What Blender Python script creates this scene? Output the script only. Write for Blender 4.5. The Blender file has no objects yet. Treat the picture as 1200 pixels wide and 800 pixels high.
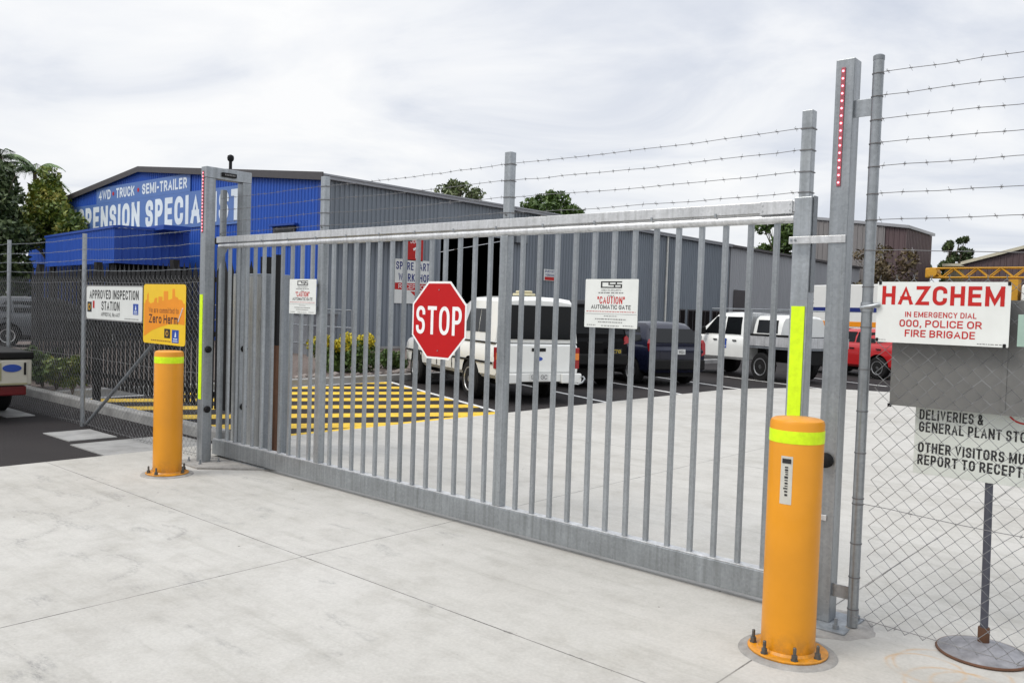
import bpy, bmesh, math, random
from mathutils import Vector, Matrix
random.seed(7)
PI = math.pi
scene = bpy.context.scene
COL = scene.collection

# ------------------------------------------------------------------ materials
MATS = {}
def nt(name):
    m = bpy.data.materials.new(name); m.use_nodes = True
    t = m.node_tree; b = t.nodes['Principled BSDF']
    return m, t, b
def N(t, kind, **kw):
    n = t.nodes.new(kind)
    for k, v in kw.items():
        if k in n.inputs: n.inputs[k].default_value = v
        else: setattr(n, k, v)
    return n
def L(t, a, b): t.links.new(a, b)
def rgba(c): return (c[0], c[1], c[2], 1.0)
def ramp(t, fac, stops):
    r = N(t, 'ShaderNodeValToRGB'); e = r.color_ramp.elements
    e[0].position, e[0].color = stops[0][0], rgba(stops[0][1])
    e[1].position, e[1].color = stops[-1][0], rgba(stops[-1][1])
    for p, c in stops[1:-1]:
        k = e.new(p); k.color = rgba(c)
    L(t, fac, r.inputs['Fac']); return r.outputs['Color']
def mixc(t, fac, a, b, mode='MIX'):
    n = N(t, 'ShaderNodeMix', data_type='RGBA', blend_type=mode)
    if isinstance(fac, (int, float)): n.inputs[0].default_value = fac
    else: L(t, fac, n.inputs[0])
    for s, v in ((6, a), (7, b)):
        if isinstance(v, tuple): n.inputs[s].default_value = rgba(v)
        else: L(t, v, n.inputs[s])
    return n.outputs[2]
def math_(t, op, a, b=None, c=None):
    n = N(t, 'ShaderNodeMath', operation=op)
    for i, v in enumerate((a, b, c)):
        if v is None: continue
        if isinstance(v, (int, float)): n.inputs[i].default_value = v
        else: L(t, v, n.inputs[i])
    return n.outputs[0]
def simple(name, col, rough=.5, metal=0., var=.12, scale=6., bump=0., bscale=60., coat=0., streak=False, spec=None):
    if name in MATS: return MATS[name]
    m, t, b = nt(name)
    b.inputs['Roughness'].default_value = rough; b.inputs['Metallic'].default_value = metal
    if spec is not None: b.inputs['Specular IOR Level'].default_value = spec
    if coat: b.inputs['Coat Weight'].default_value = coat; b.inputs['Coat Roughness'].default_value = .08
    tc = N(t, 'ShaderNodeTexCoord'); src = tc.outputs['Object']
    if streak:
        mp = N(t, 'ShaderNodeMapping'); mp.inputs['Scale'].default_value = (1, 1, .12); L(t, src, mp.inputs[0]); src = mp.outputs[0]
    n = N(t, 'ShaderNodeTexNoise', Scale=scale, Detail=6., Roughness=.62); L(t, src, n.inputs['Vector'])
    lo = tuple(x*(1-var) for x in col); hi = tuple(min(1, x*(1+var)) for x in col)
    L(t, ramp(t, n.outputs['Fac'], [(.3, lo), (.7, hi)]), b.inputs['Base Color'])
    if bump:
        n2 = N(t, 'ShaderNodeTexNoise', Scale=bscale, Detail=4.); L(t, tc.outputs['Object'], n2.inputs['Vector'])
        bp = N(t, 'ShaderNodeBump', Strength=bump, Distance=.01); L(t, n2.outputs['Fac'], bp.inputs['Height']); L(t, bp.outputs[0], b.inputs['Normal'])
    MATS[name] = m; return m
def galv(name, col=(.40, .425, .435), metal=.55, rough=.42):
    m, t, b = nt(name)
    tc = N(t, 'ShaderNodeTexCoord')
    v = N(t, 'ShaderNodeTexVoronoi', Scale=70.); L(t, tc.outputs['Object'], v.inputs['Vector'])
    n = N(t, 'ShaderNodeTexNoise', Scale=5., Detail=7., Roughness=.65); L(t, tc.outputs['Object'], n.inputs['Vector'])
    sp = ramp(t, v.outputs['Color'], [(0., tuple(x*.9 for x in col)), (1., tuple(min(1, x*1.1) for x in col))])
    st = ramp(t, n.outputs['Fac'], [(.3, (.86, .86, .86)), (.55, (1, 1, 1)), (.75, (1.10, 1.10, 1.10))])
    oi = N(t, 'ShaderNodeObjectInfo'); ov = ramp(t, oi.outputs['Random'], [(0., (.86, .86, .86)), (1., (1.12, 1.12, 1.12))])
    mp = N(t, 'ShaderNodeMapping'); mp.inputs['Scale'].default_value = (26, 26, .9); L(t, tc.outputs['Object'], mp.inputs[0])
    ns = N(t, 'ShaderNodeTexNoise', Scale=1., Detail=4., Roughness=.6); L(t, mp.outputs[0], ns.inputs['Vector'])
    sk_ = ramp(t, ns.outputs['Fac'], [(.32, (.80, .80, .79)), (.5, (1, 1, 1)), (.72, (1.14, 1.14, 1.15))])
    cc = mixc(t, 1., mixc(t, 1., mixc(t, 1., sp, st, 'MULTIPLY'), ov, 'MULTIPLY'), sk_, 'MULTIPLY')
    L(t, cc, b.inputs['Base Color'])
    L(t, math_(t, 'MULTIPLY_ADD', n.outputs['Fac'], .35, rough-.17), b.inputs['Roughness'])
    b.inputs['Metallic'].default_value = metal
    MATS[name] = m; return m

GALV = galv('galvanised_steel', (.335, .357, .375), .68, .36); GALV_D = galv('weathered_galvanised_steel', (.24, .26, .28), .5, .5)
ALU = galv('bright_aluminium', (.62, .63, .64), .5, .38)
WIRE = simple('fence_wire', (.20, .205, .21), .45, .4)
WIRE_D = simple('dark_fence_wire', (.16, .165, .17), .55, .5)
BARB = simple('barbed_wire_steel', (.16, .16, .165), .5, .6)
def scuffed(name, col, dirt, rough=.42):
    m, t, b = nt(name); tc = N(t, 'ShaderNodeTexCoord')
    n = N(t, 'ShaderNodeTexNoise', Scale=3., Detail=5.); L(t, tc.outputs['Object'], n.inputs['Vector'])
    c = ramp(t, n.outputs['Fac'], [(.3, tuple(x*.9 for x in col)), (.7, tuple(min(1, x*1.07) for x in col))])
    mp = N(t, 'ShaderNodeMapping'); mp.inputs['Scale'].default_value = (5, 5, 14); L(t, tc.outputs['Object'], mp.inputs[0])
    n2 = N(t, 'ShaderNodeTexNoise', Scale=2.2, Detail=9., Roughness=.78); L(t, mp.outputs[0], n2.inputs['Vector'])
    c = mixc(t, ramp(t, n2.outputs['Fac'], [(.66, (0, 0, 0)), (.74, (.55, .55, .55))]), c, dirt)
    sx = N(t, 'ShaderNodeSeparateXYZ'); L(t, tc.outputs['Object'], sx.inputs[0])
    k = N(t, 'ShaderNodeMapRange'); k.inputs[1].default_value = .03; k.inputs[2].default_value = .16; k.inputs[3].default_value = .55; k.inputs[4].default_value = 0.; L(t, sx.outputs[2], k.inputs[0])
    n3 = N(t, 'ShaderNodeTexNoise', Scale=18., Detail=6., Roughness=.7); L(t, tc.outputs['Object'], n3.inputs['Vector'])
    c = mixc(t, math_(t, 'MULTIPLY', k.outputs[0], ramp(t, n3.outputs['Fac'], [(.42, (0, 0, 0)), (.6, (1, 1, 1))])), c, dirt)
    L(t, c, b.inputs['Base Color']); L(t, math_(t, 'MULTIPLY_ADD', n2.outputs['Fac'], .4, rough-.2), b.inputs['Roughness'])
    b.inputs['Coat Weight'].default_value = .12
    MATS[name] = m; return m
ORANGE = scuffed('safety_orange_paint', (.66, .262, .0015), (.26, .13, .025))
FLUORO = simple('fluoro_reflective_tape', (.62, .86, .0), .45, 0, .10, 30.)
WHITE = simple('white_sign_face', (.68, .70, .68), .45, 0, .05)
RED = simple('red_sign_face', (.44, .004, .006), .45, 0, .05, spec=.3)
REDT = simple('red_lettering', (.46, .014, .012), .5, 0, .08, spec=.3)
BLACKT = simple('black_lettering', (.012, .012, .013), .5)
NAVYT = simple('navy_lettering', (.012, .025, .16), .5)
GREYT = simple('grey_lettering', (.2, .2, .2), .6)
WHITET = simple('white_lettering', (.8, .8, .8), .5, 0, .04)
PALET = simple('pale_blue_lettering', (.66, .73, .79), .55, 0, .08, 1.5)
RUBBER = simple('black_rubber', (.010, .010, .011), .7, spec=.2)
TYRE = simple('tyre_rubber', (.012, .012, .0125), .8, spec=.2)
GLASS = simple('dark_tinted_glass', (.006, .007, .008), .08, 0, .0, spec=.22)
CHROME = simple('bright_wheel_alloy', (.55, .56, .57), .3, .8)
CARWHITE = simple('white_car_paint', (.74, .75, .73), .3, 0, .03, 3., coat=.6)
CARNAVY = simple('dark_navy_car_paint', (.007, .009, .024), .2, 0, .03, coat=.55, spec=.2)
CARBLACK = simple('black_car_paint', (.003, .003, .0035), .35, 0, .03, spec=.08)
CARRED = simple('red_car_paint', (.42, .012, .015), .3, 0, .03, coat=.7)
CREAM = simple('cream_plastic', (.55, .50, .33), .5)
TRIM = simple('black_plastic_trim', (.010, .010, .010), .6, spec=.2)
LAMP_RED = simple('red_lamp_lens', (.27, .004, .006), .15, 0, .05, coat=.2)
LAMP_AMB = simple('amber_lamp_lens', (.70, .20, .02), .15, 0, .05, coat=.5)
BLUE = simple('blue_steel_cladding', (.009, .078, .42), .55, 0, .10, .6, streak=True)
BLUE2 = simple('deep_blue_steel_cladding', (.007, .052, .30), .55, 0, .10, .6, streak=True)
BLUESIGN = simple('mid_blue_sign_panel', (.085, .17, .42), .5, 0, .06, .8)
GREYCLAD = simple('grey_steel_cladding', (.20, .228, .262), .5, .1, .10, .5, streak=True)
PALECLAD = simple('pale_grey_cladding', (.33, .34, .36), .55, 0, .08, .4, streak=True)
BROWNCLAD = simple('brown_steel_cladding', (.085, .055, .058), .55, 0, .08, .4, streak=True)
GREYBROWN = simple('grey_brown_cladding', (.19, .18, .18), .55, 0, .08, .4, streak=True)
FASCIA = simple('charcoal_flashing', (.06, .055, .058), .55)
ROOFM = simple('grey_metal_roof', (.30, .31, .33), .5, .1, .1, .5)
PIPEW = simple('off_white_downpipe', (.62, .62, .58), .5)
DARKW = simple('shade_black_wall', (.010, .010, .011), .9, spec=.1)  # near-black colour stands in for the shade under the annex awning
BLACKST = simple('black_powdercoat_steel', (.007, .007, .0075), .6, spec=.25)
RUST = simple('rusty_brown_steel', (.10, .045, .022), .8, 0, .35, 5., .3)
KERBM = simple('kerb_concrete', (.29, .29, .285), .9, 0, .25, 3., .2)
GROUT = simple('grey_grout', (.28, .27, .255), .9, 0, .25, 12., .5)
CREAMWALL = simple('cream_wall', (.50, .47, .36), .8)
YELLOW = simple('yellow_road_paint', (.68, .44, .025), .75, 0, .30, 7., .2)
ROADWHITE = simple('white_road_paint', (.66, .66, .65), .7, 0, .15, 9.)
CRANEY = simple('crane_yellow_paint', (.52, .26, .01), .6)
BARK = simple('bark_mulch', (.115, .09, .078), .95, 0, .45, 14., .8, 30.)
ROCK = simple('edging_rock', (.20, .175, .16), .9, 0, .35, 8., .6)
TRUNK = simple('tree_bark', (.12, .095, .07), .9, 0, .3, 8., .5)
SIGNY = simple('yellow_sign_face', (.80, .52, .012), .45, 0, .04)
SIGNO = simple('orange_sign_print', (.78, .27, .006), .5, 0, .05)
SIGNBACK = simple('grey_sign_back', (.165, .165, .16), .55, .2, .10, 3.)
TAN = simple('beige_ute_paint', (.52, .50, .42), .4, 0, .05, coat=.3)
LOGOBLUE = simple('logo_blue', (.015, .06, .33), .5)
DARKGOLD = simple('logo_gold', (.45, .25, .02), .5)
GREYPAINT = simple('grey_blue_car_paint', (.05, .055, .062), .4, .2, .05, coat=.1)
BRICK = simple('red_brown_crate', (.16, .05, .04), .8)
POLEM = simple('painted_dark_pole', (.075, .078, .10), .5, .2, .2, 20.)
BASEM = simple('worn_painted_base', (.21, .21, .225), .55, .1, .4, 9., .2)

def leafmat(name, cols, rough=.55):
    m, t, b = nt(name)
    g = N(t, 'ShaderNodeNewGeometry')
    n = N(t, 'ShaderNodeTexNoise', Scale=.9, Detail=2.); tc = N(t, 'ShaderNodeTexCoord'); L(t, tc.outputs['Object'], n.inputs['Vector'])
    f = math_(t, 'ADD', math_(t, 'MULTIPLY', g.outputs['Random Per Island'], .55), math_(t, 'MULTIPLY_ADD', n.outputs['Fac'], 1.1, -.3))
    k = len(cols)
    L(t, ramp(t, f, [(.12+.76*i/(k-1), c) for i, c in enumerate(cols)]), b.inputs['Base Color'])
    b.inputs['Roughness'].default_value = rough
    b.inputs['Subsurface Weight'].default_value = 0.
    MATS[name] = m; return m
LEAF_OLIVE = leafmat('olive_leaves', [(.03, .065, .010), (.08, .13, .016), (.16, .20, .024), (.26, .23, .03)])
LEAF_DARK = leafmat('dark_leaves', [(.018, .036, .012), (.045, .075, .02), (.085, .115, .035)])
LEAF_PALM = leafmat('palm_leaves', [(.05, .09, .035), (.10, .17, .06), (.17, .24, .09)])
LEAF_GUM = leafmat('gum_leaves', [(.06, .09, .03), (.12, .16, .06), (.19, .21, .10)])
LEAF_GREEN = leafmat('green_leaves', [(.026, .058, .010), (.06, .11, .02), (.10, .16, .03)])
LEAF_GOLD = leafmat('golden_leaves', [(.22, .22, .01), (.48, .40, .012), (.62, .48, .02)])

def ground_concrete():
    m, t, b = nt('pale_concrete')
    tc = N(t, 'ShaderNodeTexCoord'); P = tc.outputs['Object']
    sx = N(t, 'ShaderNodeSeparateXYZ'); L(t, P, sx.inputs[0]); X, Y = sx.outputs[0], sx.outputs[1]
    def noise(s, d=6., r=.6, vec=P):
        n = N(t, 'ShaderNodeTexNoise', Scale=s, Detail=d, Roughness=r); L(t, vec, n.inputs['Vector']); return n.outputs['Fac']
    n1 = noise(.55, 6.); n2 = noise(4., 8., .7); n3 = noise(60., 3.)
    c = ramp(t, n1, [(.3, (.385, .373, .345)), (.5, (.432, .422, .394)), (.7, (.468, .459, .434))])
    c = mixc(t, 1., c, ramp(t, n2, [(.28, (.86, .855, .845)), (.5, (1, 1, 1)), (.75, (1.05, 1.05, 1.05))]), 'MULTIPLY')
    c = mixc(t, 1., c, ramp(t, n3, [(.3, (.93, .93, .93)), (.7, (1.06, 1.06, 1.06))]), 'MULTIPLY')
    nw = noise(1.7, 5., .65)
    c = mixc(t, 1., c, ramp(t, nw, [(.30, (.90, .895, .88)), (.48, (1, 1, 1)), (.70, (1.04, 1.04, 1.04))]), 'MULTIPLY')
    mq = N(t, 'ShaderNodeMapping'); mq.inputs['Scale'].default_value = (.5, 6., 1); mq.inputs['Rotation'].default_value = (0, 0, -.75); L(t, P, mq.inputs[0])
    nq = noise(1.5, 7., .7, mq.outputs[0])
    c = mixc(t, 1., c, ramp(t, nq, [(.33, (.90, .90, .89)), (.47, (1, 1, 1)), (.66, (1.03, 1.03, 1.03))]), 'MULTIPLY')
    # trowel/sweep swirls and tyre scuffs
    mp = N(t, 'ShaderNodeMapping'); mp.inputs['Scale'].default_value = (.7, 3.2, 1); mp.inputs['Rotation'].default_value = (0, 0, .5); L(t, P, mp.inputs[0])
    n4 = noise(1.6, 8., .75, mp.outputs[0])
    c = mixc(t, ramp(t, n4, [(.60, (0, 0, 0)), (.80, (.55, .55, .55))]), c, (.33, .32, .305))
    # dark rub marks: small stretched voronoi patches, only where a broad mask allows
    mp2 = N(t, 'ShaderNodeMapping'); mp2.inputs['Scale'].default_value = (1.3, 3.4, 1); mp2.inputs['Rotation'].default_value = (0, 0, -.35); L(t, P, mp2.inputs[0])
    n5 = noise(1.35, 3., .55, mp2.outputs[0]); n6 = noise(14., 6., .8, mp2.outputs[0])
    near = math_(t, 'SUBTRACT', 1., math_(t, 'DIVIDE', math_(t, 'POWER', math_(t, 'ADD', math_(t, 'POWER', math_(t, 'SUBTRACT', X, -6.3), 2.), math_(t, 'POWER', math_(t, 'SUBTRACT', Y, 2.1), 2.)), .5), 3.2))
    mask = math_(t, 'MULTIPLY', math_(t, 'GREATER_THAN', near, 0.), ramp(t, n5, [(.60, (0, 0, 0)), (.68, (1, 1, 1))]))
    mask = math_(t, 'MULTIPLY', mask, ramp(t, n6, [(.42, (0, 0, 0)), (.66, (.7, .7, .7))]))
    c = mixc(t, mask, c, (.20, .20, .195))
    for cx, cy, r, w_, a0 in ((-6.1, 1.15, .42, .05, .6), (-5.2, 2.1, .30, .05, .5), (-7.0, 2.55, .36, .06, .5), (-6.6, 1.9, .55, .045, .45), (-2.35, 1.75, .26, .05, .5), (-4.0, .9, .5, .03, .35), (-5.7, 2.75, .22, .05, .5)):
        dx_ = math_(t, 'SUBTRACT', X, cx); dy_ = math_(t, 'SUBTRACT', Y, cy)
        d = math_(t, 'POWER', math_(t, 'ADD', math_(t, 'POWER', dx_, 2.), math_(t, 'POWER', dy_, 2.)), .5)
        ring = N(t, 'ShaderNodeMapRange'); ring.inputs[1].default_value = 0.; ring.inputs[2].default_value = w_; ring.inputs[3].default_value = a0; ring.inputs[4].default_value = 0.
        L(t, math_(t, 'ABSOLUTE', math_(t, 'SUBTRACT', d, r)), ring.inputs[0])
        side = math_(t, 'GREATER_THAN', math_(t, 'ADD', dy_, math_(t, 'MULTIPLY', dx_, .4)), r*.45)
        c = mixc(t, math_(t, 'MULTIPLY', math_(t, 'MULTIPLY', ring.outputs[0], side), ramp(t, n6, [(.44, (0, 0, 0)), (.60, (1, 1, 1))])), c, (.17, .165, .16))
    # little debris specks
    v = N(t, 'ShaderNodeTexVoronoi', Scale=3.1); L(t, P, v.inputs['Vector'])
    sp = math_(t, 'LESS_THAN', v.outputs['Distance'], .030)
    v2 = N(t, 'ShaderNodeTexVoronoi', Scale=9.); L(t, P, v2.inputs['Vector'])
    sp2 = math_(t, 'LESS_THAN', v2.outputs['Distance'], .035)
    c = mixc(t, math_(t, 'MULTIPLY', sp, .75), c, (.08, .07, .06))
    c = mixc(t, math_(t, 'MULTIPLY', sp2, .45), c, (.15, .14, .12))
    # rust tea-stain rings left by the sign base
    for cx, cy, r in ((-1.08, 4.30, .17), (-.92, 4.17, .21), (-.86, 4.22, .17), (-.98, 4.36, .25)):
        d = math_(t, 'POWER', math_(t, 'ADD', math_(t, 'POWER', math_(t, 'SUBTRACT', X, cx), 2.), math_(t, 'POWER', math_(t, 'SUBTRACT', Y, cy), 2.)), .5)
        dd = math_(t, 'ABSOLUTE', math_(t, 'SUBTRACT', d, math_(t, 'MULTIPLY_ADD', n2, .05, r-.025)))
        k = N(t, 'ShaderNodeMapRange'); k.inputs[1].default_value = .0; k.inputs[2].default_value = .016; k.inputs[3].default_value = .55; k.inputs[4].default_value = 0.; L(t, dd, k.inputs[0])
        c = mixc(t, math_(t, 'MULTIPLY', k.outputs[0], ramp(t, n2, [(.4, (.1, .1, .1)), (.6, (1, 1, 1))])), c, (.46, .27, .10))
    # rust wash beneath the gate rail on the left
    # control joints (saw cuts)
    wob = math_(t, 'MULTIPLY_ADD', n3, .006, -.003)
    chip = ramp(t, noise(7., 4., .7), [(.60, (0, 0, 0)), (.70, (1, 1, 1))])
    def joint(coord, at, w=.0045):
        return math_(t, 'LESS_THAN', math_(t, 'ABSOLUTE', math_(t, 'ADD', math_(t, 'SUBTRACT', coord, at), wob)), math_(t, 'MULTIPLY_ADD', chip, .006, w))
    j = joint(Y, 3.203)
    for at in (-4.54, -1.715, 1.2): j = math_(t, 'MAXIMUM', j, joint(X, at))
    for at in (8.7, 14.2): j = math_(t, 'MAXIMUM', j, joint(Y, at))
    j = math_(t, 'MULTIPLY', j, ramp(t, noise(2.2, 3.), [(.35, (.45, .45, .45)), (.6, (.95, .95, .95))]))
    c = mixc(t, j, c, (.10, .095, .09))
    L(t, c, b.inputs['Base Color']); b.inputs['Roughness'].default_value = .85
    bp = N(t, 'ShaderNodeBump', Strength=.25, Distance=.004)
    L(t, math_(t, 'SUBTRACT', math_(t, 'ADD', n3, n2), math_(t, 'MULTIPLY', j, 2.)), bp.inputs['Height']); L(t, bp.outputs[0], b.inputs['Normal'])
    return m
CONC = ground_concrete()
def asphalt():
    m, t, b = nt('dark_asphalt')
    tc = N(t, 'ShaderNodeTexCoord'); P = tc.outputs['Object']
    n1 = N(t, 'ShaderNodeTexNoise', Scale=.35, Detail=6.); L(t, P, n1.inputs['Vector'])
    n2 = N(t, 'ShaderNodeTexNoise', Scale=90., Detail=3.); L(t, P, n2.inputs['Vector'])
    c = ramp(t, n1.outputs['Fac'], [(.3, (.017, .015, .016)), (.7, (.034, .031, .031))])
    c = mixc(t, 1., c, ramp(t, n2.outputs['Fac'], [(.3, (.6, .6, .6)), (.7, (1.5, 1.5, 1.5))]), 'MULTIPLY')
    L(t, c, b.inputs['Base Color']); b.inputs['Roughness'].default_value = .9; b.inputs['Specular IOR Level'].default_value = .2
    bp = N(t, 'ShaderNodeBump', Strength=.5, Distance=.006); L(t, n2.outputs['Fac'], bp.inputs['Height']); L(t, bp.outputs[0], b.inputs['Normal'])
    return m
ASPH = asphalt()
def ledmat():
    m, t, b = nt('red_led_light')
    b.inputs['Base Color'].default_value = (.6, .05, .06, 1); b.inputs['Emission Color'].default_value = (1., .22, .28, 1); b.inputs['Emission Strength'].default_value = 4.
    return m
LED = ledmat()

# ------------------------------------------------------------------ geometry helpers
class MB:
    def __init__(s): s.bm = bmesh.new(); s.mi = 0
    def face(s, vs):
        try:
            f = s.bm.faces.new(vs); f.material_index = s.mi; return f
        except ValueError: return None
    def box(s, a, b, bev=0.):
        x0, y0, z0 = (min(a[i], b[i]) for i in range(3)); x1, y1, z1 = (max(a[i], b[i]) for i in range(3))
        v = [s.bm.verts.new(p) for p in ((x0,y0,z0),(x1,y0,z0),(x1,y1,z0),(x0,y1,z0),(x0,y0,z1),(x1,y0,z1),(x1,y1,z1),(x0,y1,z1))]
        fs = [s.face([v[i] for i in q]) for q in ((3,2,1,0),(4,5,6,7),(0,1,5,4),(1,2,6,5),(2,3,7,6),(3,0,4,7))]
        if bev:
            es = list({e for f in fs for e in f.edges})
            bmesh.ops.bevel(s.bm, geom=es, offset=bev, segments=2, affect='EDGES', profile=.5)
        return s
    def prism(s, pts, off):   # planar polygon extruded by the vector off
        off = Vector(off)
        a = [s.bm.verts.new(p) for p in pts]; b = [s.bm.verts.new(Vector(p)+off) for p in pts]
        s.face(a[::-1]); s.face(b)
        for i in range(len(a)):
            j = (i+1) % len(a); s.face([a[i], a[j], b[j], b[i]])
        return s
    def tube(s, pts, r, n=8, cap=True, r2=None):
        pts = [Vector(p) for p in pts]; rings = []
        for i, p in enumerate(pts):
            d = (pts[min(i+1, len(pts)-1)] - pts[max(i-1, 0)]).normalized()
            u = d.cross(Vector((0, 0, 1)));
            if u.length < 1e-3: u = d.cross(Vector((0, 1, 0)))
            u.normalize(); w = d.cross(u)
            rr = r if r2 is None else r + (r2-r)*i/(len(pts)-1)
            rings.append([s.bm.verts.new(p + u*rr*math.cos(2*PI*k/n) + w*rr*math.sin(2*PI*k/n)) for k in range(n)])
        for A, B in zip(rings, rings[1:]):
            for k in range(n): s.face([A[k], A[(k+1)%n], B[(k+1)%n], B[k]])
        if cap: s.face(rings[0][::-1]); s.face(rings[-1])
        return s
    def lathe(s, prof, n=32, c=(0, 0, 0), axis='z'):
        rings = []
        for r, z in prof:
            ring = []
            for k in range(n):
                a = 2*PI*k/n; x, y = r*math.cos(a), r*math.sin(a)
                p = {'z': (x, y, z), 'y': (x, z, y), 'x': (z, x, y)}[axis]
                ring.append(s.bm.verts.new(Vector(p)+Vector(c)))
            rings.append(ring)
        for A, B in zip(rings, rings[1:]):
            for k in range(n): s.face([A[k], A[(k+1)%n], B[(k+1)%n], B[k]])
        s.face(rings[0][::-1]); s.face(rings[-1])
        return s
    def loft(s, stations):   # stations: (x, [(y,z) half profile bottom->top])
        rings = []
        for x, half in stations:
            ring = [s.bm.verts.new((x, y, z)) for y, z in half] + [s.bm.verts.new((x, -y, z)) for y, z in reversed(half)]
            rings.append(ring)
        n = len(rings[0])
        for A, B in zip(rings, rings[1:]):
            for k in range(n): s.face([A[k], A[(k+1)%n], B[(k+1)%n], B[k]])
        s.face(rings[0][::-1]); s.face(rings[-1])
        return s
    def corr(s, p0, du, length, z0, z1, depth_dir, pitch=.2, depth=.03):
        """corrugated sheet with trapezoid ribs; z0/z1 are numbers or functions of the distance u"""
        f0 = z0 if callable(z0) else (lambda u: z0); f1 = z1 if callable(z1) else (lambda u: z1)
        p0, du, dd = Vector(p0), Vector(du), Vector(depth_dir)
        us = []; u = 0.
        while u < length:
            for a, h in ((0, 0), (.62, 0), (.72, 1), (.9, 1)):
                if u + a*pitch <= length: us.append((u+a*pitch, h))
            u += pitch
        us.append((length, 0)); prev = None
        for u, h in us:
            q = p0 + du*u + dd*(h*depth)
            v = (s.bm.verts.new(q + Vector((0, 0, f0(u)))), s.bm.verts.new(q + Vector((0, 0, f1(u)))))
            if prev: s.face([prev[0], v[0], v[1], prev[1]])
            prev = v
        return s
def obj(name, mb, mat, parent=None, smooth=0., loc=None, local=False):
    """link one mesh; geometry given in world coordinates is moved to its thing's origin unless local"""
    bm = mb.bm; bmesh.ops.recalc_face_normals(bm, faces=bm.faces[:])
    if parent is not None and not local:
        r = parent
        while r.parent: r = r.parent
        bmesh.ops.translate(bm, verts=bm.verts[:], vec=-Vector(r.location))
    me = bpy.data.meshes.new(name); bm.to_mesh(me); bm.free()
    for m in (mat if isinstance(mat, (list, tuple)) else [mat]): me.materials.append(m)
    if smooth:
        me.polygons.foreach_set('use_smooth', [True]*len(me.polygons)); me.set_sharp_from_angle(angle=math.radians(smooth))
    o = bpy.data.objects.new(name, me); COL.objects.link(o)
    if parent is not None: o.parent = parent
    if loc is not None: o.location = loc
    return o
def tag(o, label=None, cat=None, group=None, kind=None):
    if label: o['label'] = label
    if cat: o['category'] = cat
    if group: o['group'] = group
    if kind: o['kind'] = kind
    return o
def thing(name, label, cat, loc=(0, 0, 0), rz=0., group=None):
    o = bpy.data.objects.new(name, None); COL.objects.link(o); o.location = loc; o.rotation_euler = (0, 0, rz)
    o.empty_display_size = .2
    return tag(o, label, cat, group)
def copy_tree(o, parent=None):
    c = o.copy(); COL.objects.link(c)
    if parent: c.parent = parent
    for ch in list(o.children): copy_tree(ch, c)
    return c
def struct(name, mb, mat, smooth=0.):
    return tag(obj(name, mb, mat, smooth=smooth), kind='structure')

FACE_FRONT = (PI/2, 0, 0)            # reads from the street side (faces -Y)
FACE_EAST = (PI/2, 0, PI/2)          # faces +X
# stroked sans-serif alphabet: skeleton polylines in a unit box; a third value rounds that corner
GLY = {}
def _g(ch, w, *strokes): GLY[ch] = (w, strokes)
r_5 = .5
_g('A', .74, [(0,0),(.5,1),(1,0)], [(.17,.32),(.83,.32)])
_g('B', .66, [(0,1),(.95,1,.25),(.95,.53,.25),(0,.53)], [(0,.53),(1,.53,.26),(1,0,.26),(0,0)], [(0,0),(0,1)])
_g('C', .68, [(1,.76),(1,1,.34),(0,1,.34),(0,0,.34),(1,0,.34),(1,.24)])
_g('D', .68, [(0,0),(0,1),(1,1,.38),(1,0,.38),(0,0)])
_g('E', .58, [(1,1),(0,1),(0,0),(1,0)], [(0,.52),(.88,.52)])
_g('F', .56, [(1,1),(0,1),(0,0)], [(0,.52),(.85,.52)])
_g('G', .70, [(1,.78),(1,1,.34),(0,1,.34),(0,0,.34),(1,0,.34),(1,.48),(.55,.48)])
_g('H', .66, [(0,0),(0,1)], [(1,0),(1,1)], [(0,.51),(1,.51)])
_g('I', .0, [(0,0),(0,1)])
_g('J', .5, [(1,1),(1,0,.3),(0,0,.3),(0,.3)])
_g('K', .66, [(0,0),(0,1)], [(1,1),(.05,.42)], [(.36,.6),(1,0)])
_g('L', .54, [(0,1),(0,0),(1,0)])
_g('M', .92, [(0,0),(0,1)], [(1,0),(1,1)], [(0.02,1),(.5,.12),(.98,1)])
_g('N', .74, [(0,0),(0,1)], [(1,0),(1,1)], [(.02,.97),(.98,.03)])
_g('O', .72, [(.5,1),(1,1,.36),(1,0,.36),(0,0,.36),(0,1,.36),(.5,1)])
_g('P', .62, [(0,0),(0,1),(1,1,.27),(1,.45,.27),(0,.45)])
_g('Q', .72, [(.5,1),(1,1,.36),(1,0,.36),(0,0,.36),(0,1,.36),(.5,1)], [(.6,.25),(1,-.03)])
_g('R', .66, [(0,0),(0,1),(.95,1,.27),(.95,.47,.27),(0,.47)], [(.5,.47),(1,0)])
_g('S', .62, [(1,.80),(1,1,.27),(0,1,.27),(0,.52,.27),(1,.52,.27),(1,0,.27),(0,0,.27),(0,.20)])
_g('T', .62, [(0,1),(1,1)], [(.5,1),(.5,0)])
_g('U', .66, [(0,1),(0,0,.34),(1,0,.34),(1,1)])
_g('V', .70, [(0,1),(.5,0),(1,1)])
_g('W', 1.0, [(0,1),(.25,0),(.5,.9),(.75,0),(1,1)])
_g('X', .66, [(0,0),(1,1)], [(0,1),(1,0)])
_g('Y', .66, [(0,1),(.5,.45),(1,1)], [(.5,.45),(.5,0)])
_g('Z', .62, [(0,1),(1,1),(0,0),(1,0)])
_g('0', .60, [(.5,1),(1,1,.3),(1,0,.3),(0,0,.3),(0,1,.3),(.5,1)])
_g('1', .26, [(0,.8),(1,1),(1,0)])
_g('2', .56, [(0,.72),(0,1,.27),(1,1,.27),(1,.6,.2),(0,0),(1,0)])
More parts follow.
